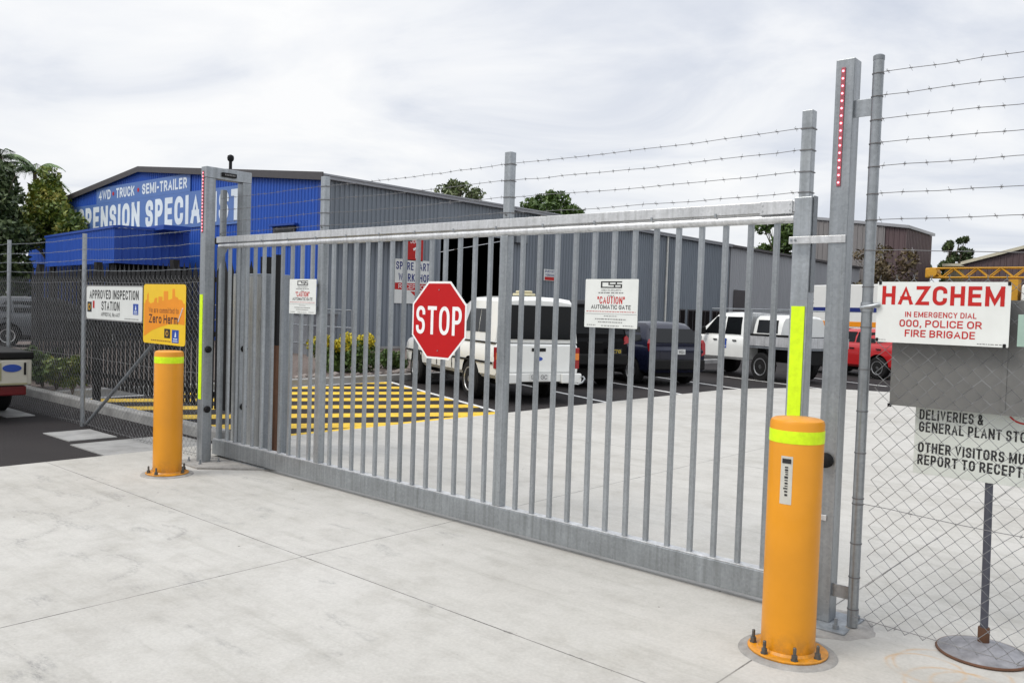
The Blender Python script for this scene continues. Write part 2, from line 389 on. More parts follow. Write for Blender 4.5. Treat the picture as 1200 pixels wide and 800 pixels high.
_g('3', .56, [(0,.75),(0,1,.25),(1,1,.25),(1,.53,.2),(.4,.53)], [(.4,.53),(1,.53,.25),(1,0,.25),(0,0,.25),(0,.25)])
_g('4', .6, [(.75,0),(.75,1),(0,.28),(1,.28)])
_g('5', .56, [(1,1),(.08,1),(0,.55),(1,.6,.28),(1,0,.28),(0,0,.28),(0,.2)])
_g('6', .58, [(1,.8),(1,1,.28),(0,1,.28),(0,0,.28),(1,0,.28),(1,.58,.25),(0,.58,.15)])
_g('7', .54, [(0,1),(1,1),(.35,0)])
_g('8', .58, [(.5,1),(1,1,.25),(1,.53,.25),(0,.53,.25),(0,1,.25),(.5,1)], [(.5,.53),(1,.53,.25),(1,0,.25),(0,0,.25),(0,.53,.25),(.5,.53)])
_g('9', .58, [(0,.2),(0,0,.28),(1,0,.28),(1,1,.28),(0,1,.28),(0,.42,.25),(1,.42,.15)])
_g('&', .68, [(1,.02),(.12,.72,.1),(.12,1,.2),(.72,1,.2),(.72,.66,.15),(0,.36,.2),(0,0,.24),(.7,0,.25),(1,.45)])
_g('-', .30, [(0,.45),(1,.45)])
_g('.', .0, [(0,0),(0,.02)])
_g(',', .06, [(1,.04),(0,-.14)])
_g('"', .22, [(0,1),(0,.72)], [(1,1),(1,.72)])
_g('a', .50, [(0,.55),(0,.70,.2),(1,.70,.2),(1,0)], [(1,.40),(0,.40,.18),(0,0,.18),(1,0,.1),(1,.12)])
_g('c', .48, [(1,.5),(1,.70,.26),(0,.70,.26),(0,0,.26),(1,0,.26),(1,.2)])
_g('d', .52, [(1,1),(1,0)], [(1,.70,.05),(0,.70,.26),(0,0,.26),(1,0,.05)])
_g('e', .50, [(0,.37),(1,.37),(1,.70,.26),(0,.70,.26),(0,0,.26),(1,0,.22),(1,.14)])
_g('i', .0, [(0,0),(0,.70)], [(0,.96),(0,1.)])
_g('m', .80, [(0,0),(0,.70),(.5,.70,.18),(.5,0)], [(.5,.62),(.5,.70),(1,.70,.18),(1,0)])
_g('n', .50, [(0,0),(0,.70),(1,.70,.24),(1,0)])
_g('o', .52, [(.5,.70),(1,.70,.26),(1,0,.26),(0,0,.26),(0,.70,.26),(.5,.70)])
_g('p', .52, [(0,-.28),(0,.70),(1,.70,.26),(1,0,.26),(0,0,.05)])
_g('r', .34, [(0,0),(0,.70),(1,.70)])
_g('s', .46, [(1,.55),(1,.70,.18),(0,.70,.18),(0,.36,.18),(1,.36,.18),(1,0,.18),(0,0,.18),(0,.15)])
_g('t', .30, [(.4,.95),(.4,0,.12),(1,0)], [(0,.70),(1,.70)])
def _round(pts):
    out_ = []
    for i, p in enumerate(pts):
        v = Vector((p[0], p[1]))
        if len(p) < 3 or i in (0, len(pts)-1): out_.append(v); continue
        a, c = Vector(pts[i-1][:2])-v, Vector(pts[i+1][:2])-v
        def rad(e, nb):
            q = .5 if abs(e.x) > abs(e.y)*1.5 else p[2]
            return min(q, e.length*(.5 if len(nb) > 2 else .98))
        s0, s1 = v+a.normalized()*rad(a, pts[i-1]), v+c.normalized()*rad(c, pts[i+1])
        for k in range(7):
            u = k/6; w_ = .82; out_.append((s0*(1-u)**2+v*(2*u*(1-u)*w_)+s1*u*u)/((1-u)**2+u*u+2*u*(1-u)*w_))
    return out_
def text(body, size, at, parent, mat, rot=FACE_FRONT, bold=0., xs=1., align='CENTER', depth=.0008, name='lettering', spacing=1., local=False, maxw=None, capk=.72, shear=0.):
    cap = size*capk; th = cap*(.125+bold*2.6); gap = cap*.155*spacing; spc = cap*.34*spacing
    units = sum(GLY[c][0] for c in body if c != ' ')
    fix = lambda: sum(spc if c == ' ' else th+gap for c in body)-gap
    k = xs
    if maxw:
        k = (maxw-fix())/(units*cap)
        if k < .62:      # too tight: squeeze strokes and gaps as well
            f = maxw/(fix()+units*cap*.62); th *= f; gap *= f; spc *= f; k = .62*f
    W = fix()+units*cap*k
    x = {'CENTER': -W/2, 'LEFT': 0., 'RIGHT': -W}[align]
    b = MB(); h = th/2
    for c in body:
        if c == ' ': x += spc; continue
        gw, strokes = GLY[c]; gwid = gw*cap*k
        for n, st in enumerate(strokes):
            P = [Vector((x+h+p.x*gwid, -cap/2+h+p.y*(cap-th))) for p in _round([(q[0], q[1], *(q[2:])) for q in st])]
            Q = [P[0]]
            for p in P[1:]:
                if (p-Q[-1]).length > 1e-6: Q.append(p)
            P = Q; closed = (P[0]-P[-1]).length < 1e-5
            if not closed:
                P[0] = P[0]+(P[0]-P[1]).normalized()*h; P[-1] = P[-1]+(P[-1]-P[-2]).normalized()*h
            Lf, Rt = [], []
            m_ = len(P)
            for i, p in enumerate(P):
                if closed and i in (0, m_-1): d0, d1 = (P[-1]-P[-2]).normalized(), (P[1]-P[0]).normalized()
                else:
                    d0 = (P[i]-P[i-1]).normalized() if i else (P[1]-P[0]).normalized(); d1 = (P[i+1]-P[i]).normalized() if i < m_-1 else d0
                nn = Vector((-(d0.y+d1.y), d0.x+d1.x))
                if nn.length < .2: nn = Vector((-d0.y, d0.x))
                nn.normalize(); s_ = min(1/max(nn.dot(Vector((-d0.y, d0.x))), .3), 1.9)*h
                Lf.append(p+nn*s_); Rt.append(p-nn*s_)
            # keep sharp apexes inside the cap height
            lo, hi = -cap/2-(.30*cap if c in ',Qp' else 0), cap/2
            z = n*.00012
            def V(q, zi): return b.bm.verts.new((q.x, max(lo, min(hi, q.y)), zi))
            for i in range(m_-1): b.face([V(q, z+i*.000015) for q in (Lf[i], Rt[i], Rt[i+1], Lf[i+1])])
        x += gwid+th+gap
    M = Matrix.Translation(Vector(at)) @ __import__('mathutils').Euler(rot).to_matrix().to_4x4()
    r = parent
    while r.parent: r = r.parent
    if not local: M = Matrix.Translation(-Vector(r.location)) @ M
    b.bm.transform(M)
    me = bpy.data.meshes.new(name); b.bm.to_mesh(me); b.bm.free(); me.materials.append(mat)
    o = bpy.data.objects.new(name, me); COL.objects.link(o); o.parent = parent
    return o
def boolean_cut(o, cutters):
    for c in cutters:
        md = o.modifiers.new('cut', 'BOOLEAN'); md.operation = 'DIFFERENCE'; md.object = c; md.solver = 'EXACT'
        if hasattr(md, 'material_mode'): md.material_mode = 'TRANSFER'
    bpy.context.view_layer.update()
    me = bpy.data.meshes.new_from_object(o.evaluated_get(bpy.context.evaluated_depsgraph_get()))
    old = o.data; o.modifiers.clear(); o.data = me; me.name = old.name
    for c in cutters: bpy.data.objects.remove(c)
    me.polygons.foreach_set('use_smooth', [True]*len(me.polygons)); me.set_sharp_from_angle(angle=math.radians(32))

# ------------------------------------------------------------------ camera
h_cam = 1.65
f_px = 985.974; p_ = .0372142; r_ = .03203; a_ = .7181106
right = Vector((1, 0, 0)); fwd = Vector((0, math.cos(p_), -math.sin(p_))); up = Vector((0, math.sin(p_), math.cos(p_)))
cx_ = right*math.cos(r_) + up*math.sin(r_); cu_ = -right*math.sin(r_) + up*math.cos(r_)
Ms = Matrix(((math.cos(a_), -math.sin(a_), 0), (math.sin(a_), math.cos(a_), 0), (0, 0, 1)))
cx_, cu_, cf_ = Ms @ cx_, Ms @ cu_, Ms @ fwd
cam = bpy.data.cameras.new('camera'); cam.sensor_width = 36; cam.lens = f_px/1200*36; cam.clip_end = 2000; cam.clip_start = .05
co = bpy.data.objects.new('camera', cam); COL.objects.link(co)
Mc = Matrix((cx_, cu_, -cf_)).transposed().to_4x4(); Mc.translation = Vector((0, 0, h_cam)); co.matrix_world = Mc
scene.camera = co

# ------------------------------------------------------------------ light and sky
SUN_EL, SUN_AZ = math.radians(50), math.radians(207)     # azimuth clockwise from +Y: sun stands behind-left of the camera
w = bpy.data.worlds.new('World'); scene.world = w; w.use_nodes = True
t = w.node_tree; t.nodes.clear()
out = N(t, 'ShaderNodeOutputWorld')
sky = N(t, 'ShaderNodeTexSky'); sky.sky_type = 'NISHITA'; sky.sun_disc = False; sky.sun_elevation = SUN_EL; sky.sun_rotation = SUN_AZ
bg1 = N(t, 'ShaderNodeBackground', Strength=.1); L(t, sky.outputs[0], bg1.inputs['Color'])
tc = N(t, 'ShaderNodeTexCoord'); sp = N(t, 'ShaderNodeSeparateXYZ'); L(t, tc.outputs['Generated'], sp.inputs[0])
zz = math_(t, 'MAXIMUM', sp.outputs[2], 0.)
# cloud deck: project the view direction on a flat layer
den = math_(t, 'ADD', zz, .16)
cb = N(t, 'ShaderNodeCombineXYZ'); L(t, math_(t, 'DIVIDE', sp.outputs[0], den), cb.inputs[0]); L(t, math_(t, 'DIVIDE', sp.outputs[1], den), cb.inputs[1])
n1 = N(t, 'ShaderNodeTexNoise', Scale=1.15, Detail=8., Roughness=.56, Distortion=.7); L(t, cb.outputs[0], n1.inputs['Vector'])
n2 = N(t, 'ShaderNodeTexNoise', Scale=.33, Detail=3.); L(t, cb.outputs[0], n2.inputs['Vector'])
cl = math_(t, 'ADD', math_(t, 'MULTIPLY', n1.outputs['Fac'], .6), math_(t, 'MULTIPLY', n2.outputs['Fac'], .4))
ccol = ramp(t, cl, [(.36, (.62, .665, .76)), (.45, (.76, .79, .855)), (.52, (.89, .905, .935)), (.61, (.985, .985, .985))])
elev = math_(t, 'ADD', math_(t, 'MULTIPLY_ADD', zz, .12, .80), math_(t, 'MULTIPLY', math_(t, 'MAXIMUM', math_(t, 'SUBTRACT', zz, .42), 0.), 1.25))           # overcast: brighter towards the zenith
bg2 = N(t, 'ShaderNodeBackground'); L(t, ccol, bg2.inputs['Color']); L(t, math_(t, 'MULTIPLY', elev, 1.0), bg2.inputs['Strength'])
mx = N(t, 'ShaderNodeMixShader', Fac=.94); L(t, bg1.outputs[0], mx.inputs[1]); L(t, bg2.outputs[0], mx.inputs[2]); L(t, mx.outputs[0], out.inputs['Surface'])
sl = bpy.data.lights.new('sun', 'SUN'); sl.energy = 1.5; sl.angle = math.radians(22); sl.color = (1, .95, .88)
so = bpy.data.objects.new('sun', sl); COL.objects.link(so)
sd = Vector((math.sin(SUN_AZ)*math.cos(SUN_EL), math.cos(SUN_AZ)*math.cos(SUN_EL), math.sin(SUN_EL)))
so.rotation_euler = sd.to_track_quat('Z', 'Y').to_euler()
scene.view_settings.view_transform = 'Standard'; scene.view_settings.look = 'None'; scene.view_settings.exposure = .32; scene.view_settings.gamma = 1
scene.cycles.use_denoising = True

# ------------------------------------------------------------------ ground
g = MB(); g.box((-700, -500, -.5), (700, 800, 0)); struct('ground', g, ASPH)
def sheet(pts, z, zb=-.02):
    m = MB(); m.prism([(x, y, zb) for x, y in pts], (0, 0, z-zb)); return m
arc = [(-8.84, 17.2), (-8.6, 18.4), (-8.1, 19.5), (-7.2, 20.4), (-6.0, 20.8)]
struct('concrete_apron', sheet([(16, -14), (16, 20.8)] + arc[::-1] + [(-8.84, -14)], .012), CONC)
struct('concrete_footing', sheet([(-9.05+.2, 3.78), (-9.75, 3.78), (-9.75, 5.0), (-8.85, 5.0)], .010), KERBM)
struct('pavement_strip', sheet([(-9.98, 3.86), (-10.75, 3.86), (-10.75, 4.4), (-9.98, 4.4)], .010), KERBM)
struct('pavement_strip', sheet([(-12.4, 4.0), (-14.4, 4.0), (-14.4, 4.35), (-12.4, 4.35)], .010), KERBM)
k = MB(); k.box((-17, 5.12, -.05), (-9.0, 5.30, .13), .02); struct('kerb', k, KERBM)
k = MB(); k.box((-14.35, 5.32, -.05), (-14.15, 27.5, .14), .02); struct('kerb', k, KERBM)
# garden bed beyond the hatched bay, a little raised
gb = MB(); gb.prism([(-14.35, 5.35, -.05), (-14.35, 27.5, -.05), (-23.4, 27.5, -.05), (-23.4, 16.9, -.05), (-30, 16.9, -.05), (-30, 5.35, -.05)], (0, 0, .17)); struct('garden_bed', gb, BARK)
# hatched no-parking bay
P0 = [(-8.86, 5.55), (-14.1, 5.55), (-14.1, 12.0), (-9.15, 10.08), (-8.86, 9.95)]
def clip(poly, n, c, keep_less):
    outp = []
    for i in range(len(poly)):
        a, b = poly[i], poly[(i+1) % len(poly)]
        da, db = a[0]*n[0]+a[1]*n[1]-c, b[0]*n[0]+b[1]*n[1]-c
        if not keep_less: da, db = -da, -db
        if da <= 0: outp.append(a)
        if da*db < 0:
            s_ = da/(da-db); outp.append((a[0]+(b[0]-a[0])*s_, a[1]+(b[1]-a[1])*s_))
    return outp
hm = MB()
dv = Vector((1.15, 1.98)).normalized(); nv = (-dv.y, dv.x)         # stripe direction and its normal
c0 = -9.659*nv[0] + 6.43*nv[1]
for i in range(-14, 14):
    c = c0 + i*1.06
    q = clip(clip(P0, nv, c+.22, True), nv, c-.22, False)
    if len(q) >= 3: hm.prism([(x, y, -.01) for x, y in q], (0, 0, .014))
hm.prism([(-8.86, 5.55, -.01), (-8.86, 9.95, -.01), (-8.99, 9.98, -.01), (-8.99, 5.55, -.01)], (0, 0, .018))
struct('yellow_hatching', hm, YELLOW)
def line(a, b, wd=.1, z=.004, mat=ROADWHITE):
    a, b = Vector((*a, -.01)), Vector((*b, -.01)); n = (b-a).cross(Vector((0, 0, 1))).normalized()*wd/2
    m = MB(); m.prism([a-n, b-n, b+n, a+n], (0, 0, z+.01)); return m
H_ = Vector((math.cos(math.radians(157)), math.sin(math.radians(157)))); R_ = Vector((H_.y, -H_.x))
def bay(n_, s0=12.7, s1=18.4):
    a, b = H_*s0+R_*n_, H_*s1+R_*n_; return (a.x, a.y), (b.x, b.y)
struct('road_line', line((-14.1, 12.08), (-9.0, 10.06), .1), ROADWHITE)
struct('road_line', line((-14.1, 5.6), (-14.1, 12.0), .1), ROADWHITE)
for n_, s0 in ((8.38, 13.2), (10.9, 13.7), (13.2, 14.0), (15.5, 14.6), (18.1, 15.2), (20.7, 15.6)):
    a, b = bay(n_, s0, 18.4); struct('road_line', line(a, b, .1), ROADWHITE)

# ------------------------------------------------------------------ sliding gate
GY0, GY1 = 4.55, 4.63; GC = 4.59; PITCH = .1578; XM = -4.09
GX0, GX1 = XM-25*PITCH, XM+14*PITCH
gate = thing('sliding_gate', 'long galvanised steel sliding gate of vertical bars with barbed wire on top', 'gate', (XM, GC, 0))
b = MB(); b.box((GX0-.06, GY0, .05), (GX1+.05, GY1, .205), .004); obj('bottom_beam', b, GALV, gate)
b = MB(); b.box((GX0-.06, GY0+.006, .2055), (GX1+.05, GY1-.006, .213), .002); obj('bottom_flange', b, ALU, gate)
b = MB(); b.box((GX0-.05, GY0, 2.245), (GX1-.045, GY1-.01, 2.308), .003); obj('top_rail', b, ALU, gate)
b = MB()
for i in range(14):
    x = GX0+.35+i*.44; b.box((x-.006, GY0-.006, 2.236), (x+.006, GY0-.001, 2.256))
obj('rail_clip', b, GALV, gate)
b = MB(); b.tube([(GX0-.02, GC-.012, 2.212), (GX1-.05, GC-.012, 2.212)], .027, 14); obj('rail_tube', b, ALU, gate, smooth=50)
b = MB(); b.box((GX1-.245, GY0-.010, 2.236), (GX1-.055, GY0-.0015, 2.309), .002)
for x in (-.23, -.07):
    for z in (2.256, 2.289): b.lathe([(.005, -.016), (.005, -.010)], 10, (GX1+x, GY0, z), 'y')
obj('rail_end_plate', b, ALU, gate)
b = MB(); b.box((GX0-.11, GY0+.005, 2.235), (GX0-.052, GY1-.012, 2.30), .008); obj('end_stop', b, RUBBER, gate)
skip = {-25, -14, 0, 14}
bar_me = None
for i in range(-24, 14):
    if i in skip: continue
    x = XM+i*PITCH
    if bar_me is None:
        b = MB(); b.box((-.0145, -.0145, .2135), (.0145, .0145, 2.187), .002); o = obj('bar', b, GALV, gate, local=True); bar_me = o.data
    else:
        o = bpy.data.objects.new('bar', bar_me); COL.objects.link(o); o.parent = gate
    o.location = (x-XM, 0, 0)
def gpost(i, wd, stub, z0=.2135):
    x = XM+i*PITCH
    b = MB(); b.box((x-wd/2, GC-wd/2+.002, z0), (x+wd/2, GC+wd/2-.002, 2.186), .004)
    obj('post', b, GALV, gate)
    b = MB(); b.box((x-stub/2-.003+.01, GC-stub/2, 2.311), (x+stub/2+.01, GC+stub/2, 2.79), .003)
    o = obj('post_extension', b, GALV, gate)
    for z in (2.335,):
        b = MB(); b.lathe([(.006, -.012), (.006, 0)], 10, (x+.01, GC-stub/2, z), 'y'); obj('bolt', b, BARB, gate)
gpost(0, .074, .058); gpost(-14, .074, .058); gpost(-25, .05, .05)
# right hand stile, taller box section with an end face
x1 = GX1
b = MB(); b.box((x1-.05, GY0+.002, .2135), (x1+.05, GY1+.012, 2.325), .004); obj('stile', b, GALV, gate)
b = MB(); b.box((x1-.030, GC-.03, 2.326), (x1+.030, GC+.03, 2.80), .003); obj('post_extension', b, GALV, gate)
b = MB(); b.box((x1-.038, GY0-.0025, .55), (x1+.038, GY0+.0015, 1.722)); obj('reflective_strip', b, FLUORO, gate)
b = MB(); b.box((x1+.0505, GC-.02, 1.80), (x1+.058, GC+.03, 2.33), .002); obj('strike_plate', b, GALV_D, gate)
def barbed(mb, a, b_, sag=.012, step=.105, rad=.0018, seed=0):
    rnd = random.Random(seed); a, b_ = Vector(a), Vector(b_); ln = (b_-a).length; n = max(6, int(ln/.16)); pts = []
    ph = rnd.random()*6
    for i in range(n+1):
        u = i/n; j = .0035 if 0 < i < n else 0
        pts.append(a+(b_-a)*u + Vector((0, rnd.uniform(-j, j), -sag*4*u*(1-u)+rnd.uniform(-j, j))))
    mb.tube(pts, rad, 4)
    k = int(ln/step); d = (b_-a).normalized()
    for i in range(k):
        u = (i+.5)/k + rnd.uniform(-.1, .1)/k; q = a+(b_-a)*u; f = u*n; i0 = min(int(f), n-1); q = pts[i0].lerp(pts[i0+1], f-i0)
        ang = rnd.random()*PI
        for s_ in (0, 1):
            v = Vector((0, math.cos(ang+s_*1.7), math.sin(ang+s_*1.7)))*.016 + d*(.006 if s_ else -.006)
            mb.tube([q-v, q+v], .0011, 3)
        mb.tube([q-d*.008, q+d*.008], .0032, 5)
gp = [GX0+.01, XM-14*PITCH+.01, XM+.01, GX1]
for iz, z in enumerate((2.70, 2.582, 2.463, 2.35)):
    for s_ in range(3):
        b = MB(); barbed(b, (gp[s_], GC-.032, z), (gp[s_+1], GC-.032, z+.004), .012 if s_ else .006, seed=iz*3+s_); obj('barbed_wire', b, BARB, gate)
tie_me = None
for x in gp[1:]:
    for z in (2.70, 2.582, 2.463, 2.35):
        b = MB(); b.box((x-.034, GC-.034, z-.003), (x+.034, GC+.034, z+.003)); obj('wire_tie', b, BARB, gate)

# ------------------------------------------------------------------ gate posts
def led_strip(root, x, y, z0, z1, n=16):
    b = MB(); b.box((x-.011, y-.006, z0), (x+.011, y-.0006, z1), .002); s_ = obj('led_strip', b, simple('led_channel', (.30, .07, .09), .5), root)
    for i in range(n):
        z = z0+.02+(z1-z0-.04)*i/(n-1)
        b = MB(); b.lathe([(.0055, -.0095), (.0055, -.0062)], 10, (x, y, z), 'y'); obj('led', b, LED, s_)
por = thing('guide_portal', 'galvanised portal frame guiding the left end of the sliding gate, red light strip on front', 'gate post', (-7.865, 4.33, 0))
b = MB(); b.box((-7.915, 4.28, .012), (-7.815, 4.38, 2.862), .004); obj('front_post', b, GALV, por)
b = MB(); b.box((-7.915, 4.68, .012), (-7.815, 4.78, 2.862), .004); obj('rear_post', b, GALV, por)
b = MB(); b.box((-7.916, 4.279, 2.865), (-7.814, 4.781, 2.975), .004); obj('top_beam', b, GALV, por)
led_strip(por, -7.873, 4.28, 2.32, 2.93, 18)
b = MB(); b.box((-7.898, 4.2765, .66), (-7.842, 4.2795, 1.707)); obj('reflective_strip', b, FLUORO, por)
b = MB(); b.box((-7.8135, 4.44, 2.89), (-7.79, 4.60, 2.935), .008); lb = obj('sensor_bar', b, RUBBER, por)
for i in range(7):
    b = MB(); b.box((-7.7895, 4.465+i*.017, 2.905), (-7.787, 4.475+i*.017, 2.92)); obj('sensor_lens', b, GREYT, lb)
for y in (4.33, 4.73):
    for z in (.56, 1.16):
        b = MB(); b.lathe([(.034, .0), (.034, .012), (.026, .024), (.0, .027)], 20, (-7.8145, y, z), 'x'); obj('rubber_pad', b, RUBBER, por, smooth=40)
b = MB(); b.prism([(-7.8, 4.405, 1.95), (-7.8, 4.405, 2.18), (-7.8, 4.52, 2.18)], (-.008, 0, 0)); obj('guide_bracket', b, GALV, por)
b = MB(); b.box((-8.0, 4.20, .0125), (-7.72, 4.46, .022), .003); obj('base_plate', b, GALV_D, por)
b = MB(); b.prism([(-8.08, 4.14, .0125), (-7.6, 4.12, .0125), (-7.05, 4.66, .0125), (-7.1, 4.95, .0125), (-8.1, 4.95, .0125)], (0, 0, .016)); obj('grout_pad', b, GROUT, por)
for p in ((-7.97, 4.23), (-7.75, 4.23), (-7.75, 4.43)):
    b = MB(); b.lathe([(.016, .022), (.016, .04), (.008, .041), (.008, .07)], 6, (*p, 0)); obj('bolt', b, GALV_D, por)
# floor roller carriage just behind the portal foot
rc = thing('roller_carriage', 'greasy dark steel roller carriage on the slab beneath the left end of gate', 'gate roller', (-7.45, 4.75, .028))
b = MB(); b.box((-7.78, 4.56, .029), (-7.12, 4.74, .040)); obj('carriage_plate', b, GALV_D, rc)
b = MB(); b.box((-7.74, 4.64, .0405), (-7.16, 4.655, .15), .004); obj('carriage_side', b, BLACKST, rc)
for x in (-7.62, -7.45, -7.28):
    b = MB(); b.lathe([(.035, -.02), (.045, -.015), (.045, .015), (.035, .02)], 20, (x, 4.67, .09), 'y'); obj('roller', b, GALV_D, rc, smooth=40)

rp = thing('latch_post', 'tall galvanised square post with red light strip at the right end of gate', 'gate post', (-1.668, 4.56, 0))
b = MB(); b.box((-1.716, 4.51, .03), (-1.618, 4.61, 3.03), .004); obj('post', b, GALV, rp)
led_strip(rp, -1.674, 4.51, 2.36, 2.985, 16)
b = MB(); b.box((-1.83, 4.40, .012), (-1.50, 4.72, .0295), .003); obj('base_plate', b, GALV_D, rp)
b = MB(); b.lathe([(.27, .0125), (.25, .020)], 9, (-1.665, 4.55, 0)); obj('grout_pad', b, GROUT, rp)
for p in ((-1.56, 4.45), (-1.80, 4.45), (-1.53, 4.68)):
    b = MB(); b.lathe([(.018, .0295), (.018, .05), (.009, .051), (.009, .085)], 6, (*p, 0)); obj('bolt', b, GALV_D, rp)
b = MB(); b.box((GX1-.05, 4.5005, 2.062), (-1.622, 4.5085, 2.102), .002); st = obj('catch_strap', b, ALU, rp)
for x in (GX1-.035, GX1-.012):
    b = MB(); b.lathe([(.006, -.008), (.006, 0)], 10, (x, 4.5003, 2.082), 'y'); obj('bolt', b, GALV_D, st)
b = MB(); b.box((GX1-.01, 4.5005, .575), (-1.655, 4.5085, .605), .002); obj('catch_strap', b, ALU, rp)
b = MB(); b.lathe([(.04, 0), (.04, -.02), (.028, -.045), (.0, -.052)], 20, (-1.672, 4.508, .90), 'y'); obj('rubber_buffer', b, RUBBER, rp, smooth=40)

# ------------------------------------------------------------------ bollards
def css_logo(root, cx, y, cz, w, h, mat, rot='front', name='logo_mark'):
    """three joined rounded letter blocks drawn as thick outlines"""
    b = MB(); t_ = h*.17
    def bar(x0, z0, x1, z1): b.box((x0, y-.001, z0), (x1, y-.0002, z1))
    def P(u, v): return cx-w/2+u*w, cz-h/2+v*h
    b2 = [(0, 0, .36, .17), (0, .83, .36, 1), (0, .17, .07, .83), (.36, 0, .68, .17), (.36, .83, .68, 1), (.36, .42, .68, .58), (.36, .58, .42, .83), (.62, .17, .68, .42), (.68, 0, 1, .17), (.68, .83, 1, 1), (.68, .42, 1, .58), (.70, .58, .76, .83), (.94, .17, 1, .42)]
    for u0, v0, u1, v1 in b2:
        a = P(u0, v0); c = P(u1, v1); bar(a[0], a[1], c[0], c[1])
    return obj(name, b, mat, root)
bol = thing('bollard', 'large orange bollard with label and yellow band before the right latch post', 'bollard', (-1.633, 4.005, .012), 0, 'orange bollards guarding the gate')
RB = .128
b = MB(); b.lathe([(RB, .022), (RB, 1.135), (RB-.006, 1.15), (RB-.02, 1.157), (0.001, 1.162)], 64); obj('body', b, ORANGE, bol, smooth=40, local=True)
b = MB(); b.lathe([(.188, .012), (.19, .0145), (.19, .0205), (.187, .023), (RB+.012, .023), (RB+.001, .034)], 64); obj('flange', b, ORANGE, bol, smooth=40, local=True)
b = MB(); b.lathe([(.236, 0), (.230, .008), (.205, .0118)], 40); obj('grout_pad', b, GROUT, bol, smooth=60, local=True)
b = MB(); b.lathe([(RB+.0012, 1.045), (RB+.0016, 1.05), (RB+.0016, 1.1), (RB+.0012, 1.105)], 64); obj('reflective_band', b, FLUORO, bol, smooth=40, local=True)
for ang in (-30, -76, -128, 60, 120, 180):
    a = math.radians(ang+20); p = (.163*math.cos(a), .163*math.sin(a))
    b = MB(); b.lathe([(.019, .0235), (.019, .027), (.015, .0275), (.015, .048), (.0085, .049), (.0085, .082), (.006, .086)], 6, (p[0], p[1], 0)); obj('bolt', b, simple('dark_bolt_steel', (.10, .10, .095), .5, .5, .3, 40.), bol, local=True)
def label(root, ang, hw, z0, z1):
    b = MB(); n = 6; A = []
    for i in range(n+1):
        a = math.radians(ang)+(i/n-.5)*2*hw/RB
        A.append([b.bm.verts.new((r*math.cos(a), r*math.sin(a), z)) for r, z in ((RB+.001, z0), (RB+.001, z1))])
    for p, q in zip(A, A[1:]): b.face([p[0], q[0], q[1], p[1]])
    st = obj('label_sticker', b, simple('dull_sticker', (.50, .49, .44), .5), root, local=True)
    a0 = math.radians(ang); rr = RB+.0022
    b = MB(); b.box((-hw*.75, -.0004, z1-.034), (hw*.75, .0004, z1-.012), 0)
    b.mi = 0
    M = Matrix.Rotation(a0+PI/2, 4, 'Z') @ Matrix.Translation((0, -rr, 0))
    rnd = random.Random(3); z = z1-.05
    while z > z0+.04:
        d = rnd.uniform(.004, .012); b.box((-hw*.28+rnd.uniform(-.004, .004), -.0004, z-d), (hw*.3, .0004, z)); z -= d+rnd.uniform(.004, .008)
    bmesh.ops.transform(b.bm, matrix=M, verts=b.bm.verts[:])
    obj('sticker_print', b, BLACKT, st, local=True)
label(bol, -86, .028, .755, .985)
bol2 = copy_tree(bol); bol2.location = (-7.56, 3.80, .012); bol2['label'] = 'orange bollard with yellow band under the yellow safety sign, left of gate'
bol2.rotation_euler.z = math.radians(-52)

# ------------------------------------------------------------------ chain-link fences
def chainlink(x0, x1, z0, z1, y, pw=.0415, ph=.081, r=.0017, seg=3, seed=1, tip=True):
    b = MB(); rnd = random.Random(seed); nx = int((x1-x0)/pw); nz = int((z1-z0)/(ph/2))
    jit = [[(rnd.uniform(-.0025, .0025), rnd.uniform(-.0025, .0025)) for _ in range(nz+2)] for _ in range(nx+2)]
    for i in range(nx+1):
        pts = []
        for k in range(nz+1):
            right_ = (k+i) % 2 == 0; j = jit[i+1 if right_ else i][k]
            s_ = 1 if right_ else -1
            px = x0+i*pw+s_*(pw/2+.0012)+j[0]; pz = z0+k*ph/2+j[1]; py = y+.0030*(1 if k % 2 else -1)
            pts.append((px, py, pz))
        # the wires end in short twisted tips along the selvedge
        last = pts[-1]; s_ = 1 if (nz+i) % 2 == 0 else -1
        pts.append((last[0]-s_*.006, y, last[2]+.020))
        b.tube(pts, r, seg, cap=False)
    return b
# right fence
rf = thing('chainlink_fence', 'near chain-link fence with round post and barbed wire right of the gate', 'fence', (-1.49, 4.55, 0), group=None)
FY = 4.535
b = MB(); b.tube([(-1.505, FY, .035), (-1.505, FY, 3.02)], .027, 20); obj('post', b, GALV, rf, smooth=50)
b = MB(); b.lathe([(.0285, 3.0), (.0285, 3.022), (.02, 3.028), (0.001, 3.03)], 20, (-1.505, FY, 0)); obj('post_cap', b, GALV_D, rf, smooth=50)
b = MB(); b.tube([(1.6, FY, .0), (1.6, FY, 3.02)], .027, 20); obj('post', b, GALV, rf, smooth=50)
b = MB(); b.lathe([(.12, .012), (.10, .022), (.03, .03)], 12, (-1.505, FY, 0)); obj('footing', b, GROUT, rf)
for z0, z1 in ((2.72, 2.81), (.17, .24)):
    b = MB(); b.box((-1.6165, FY+.0, z0), (-1.523, FY+.007, z1), .001); obj('bracket', b, GALV, rf)
b = chainlink(-1.435, 1.58, .05, 1.91, FY+.03, seed=4, r=.0024); obj('chain_mesh', b, WIRE, rf)
for i, z in enumerate((2.93, 2.812, 2.69, 2.57, 2.45, 2.31, 2.175)):
    b = MB(); barbed(b, (-1.505, FY-.03, z), (1.6, FY-.03, z+.01), .015, seed=50+i); obj('barbed_wire', b, BARB, rf)
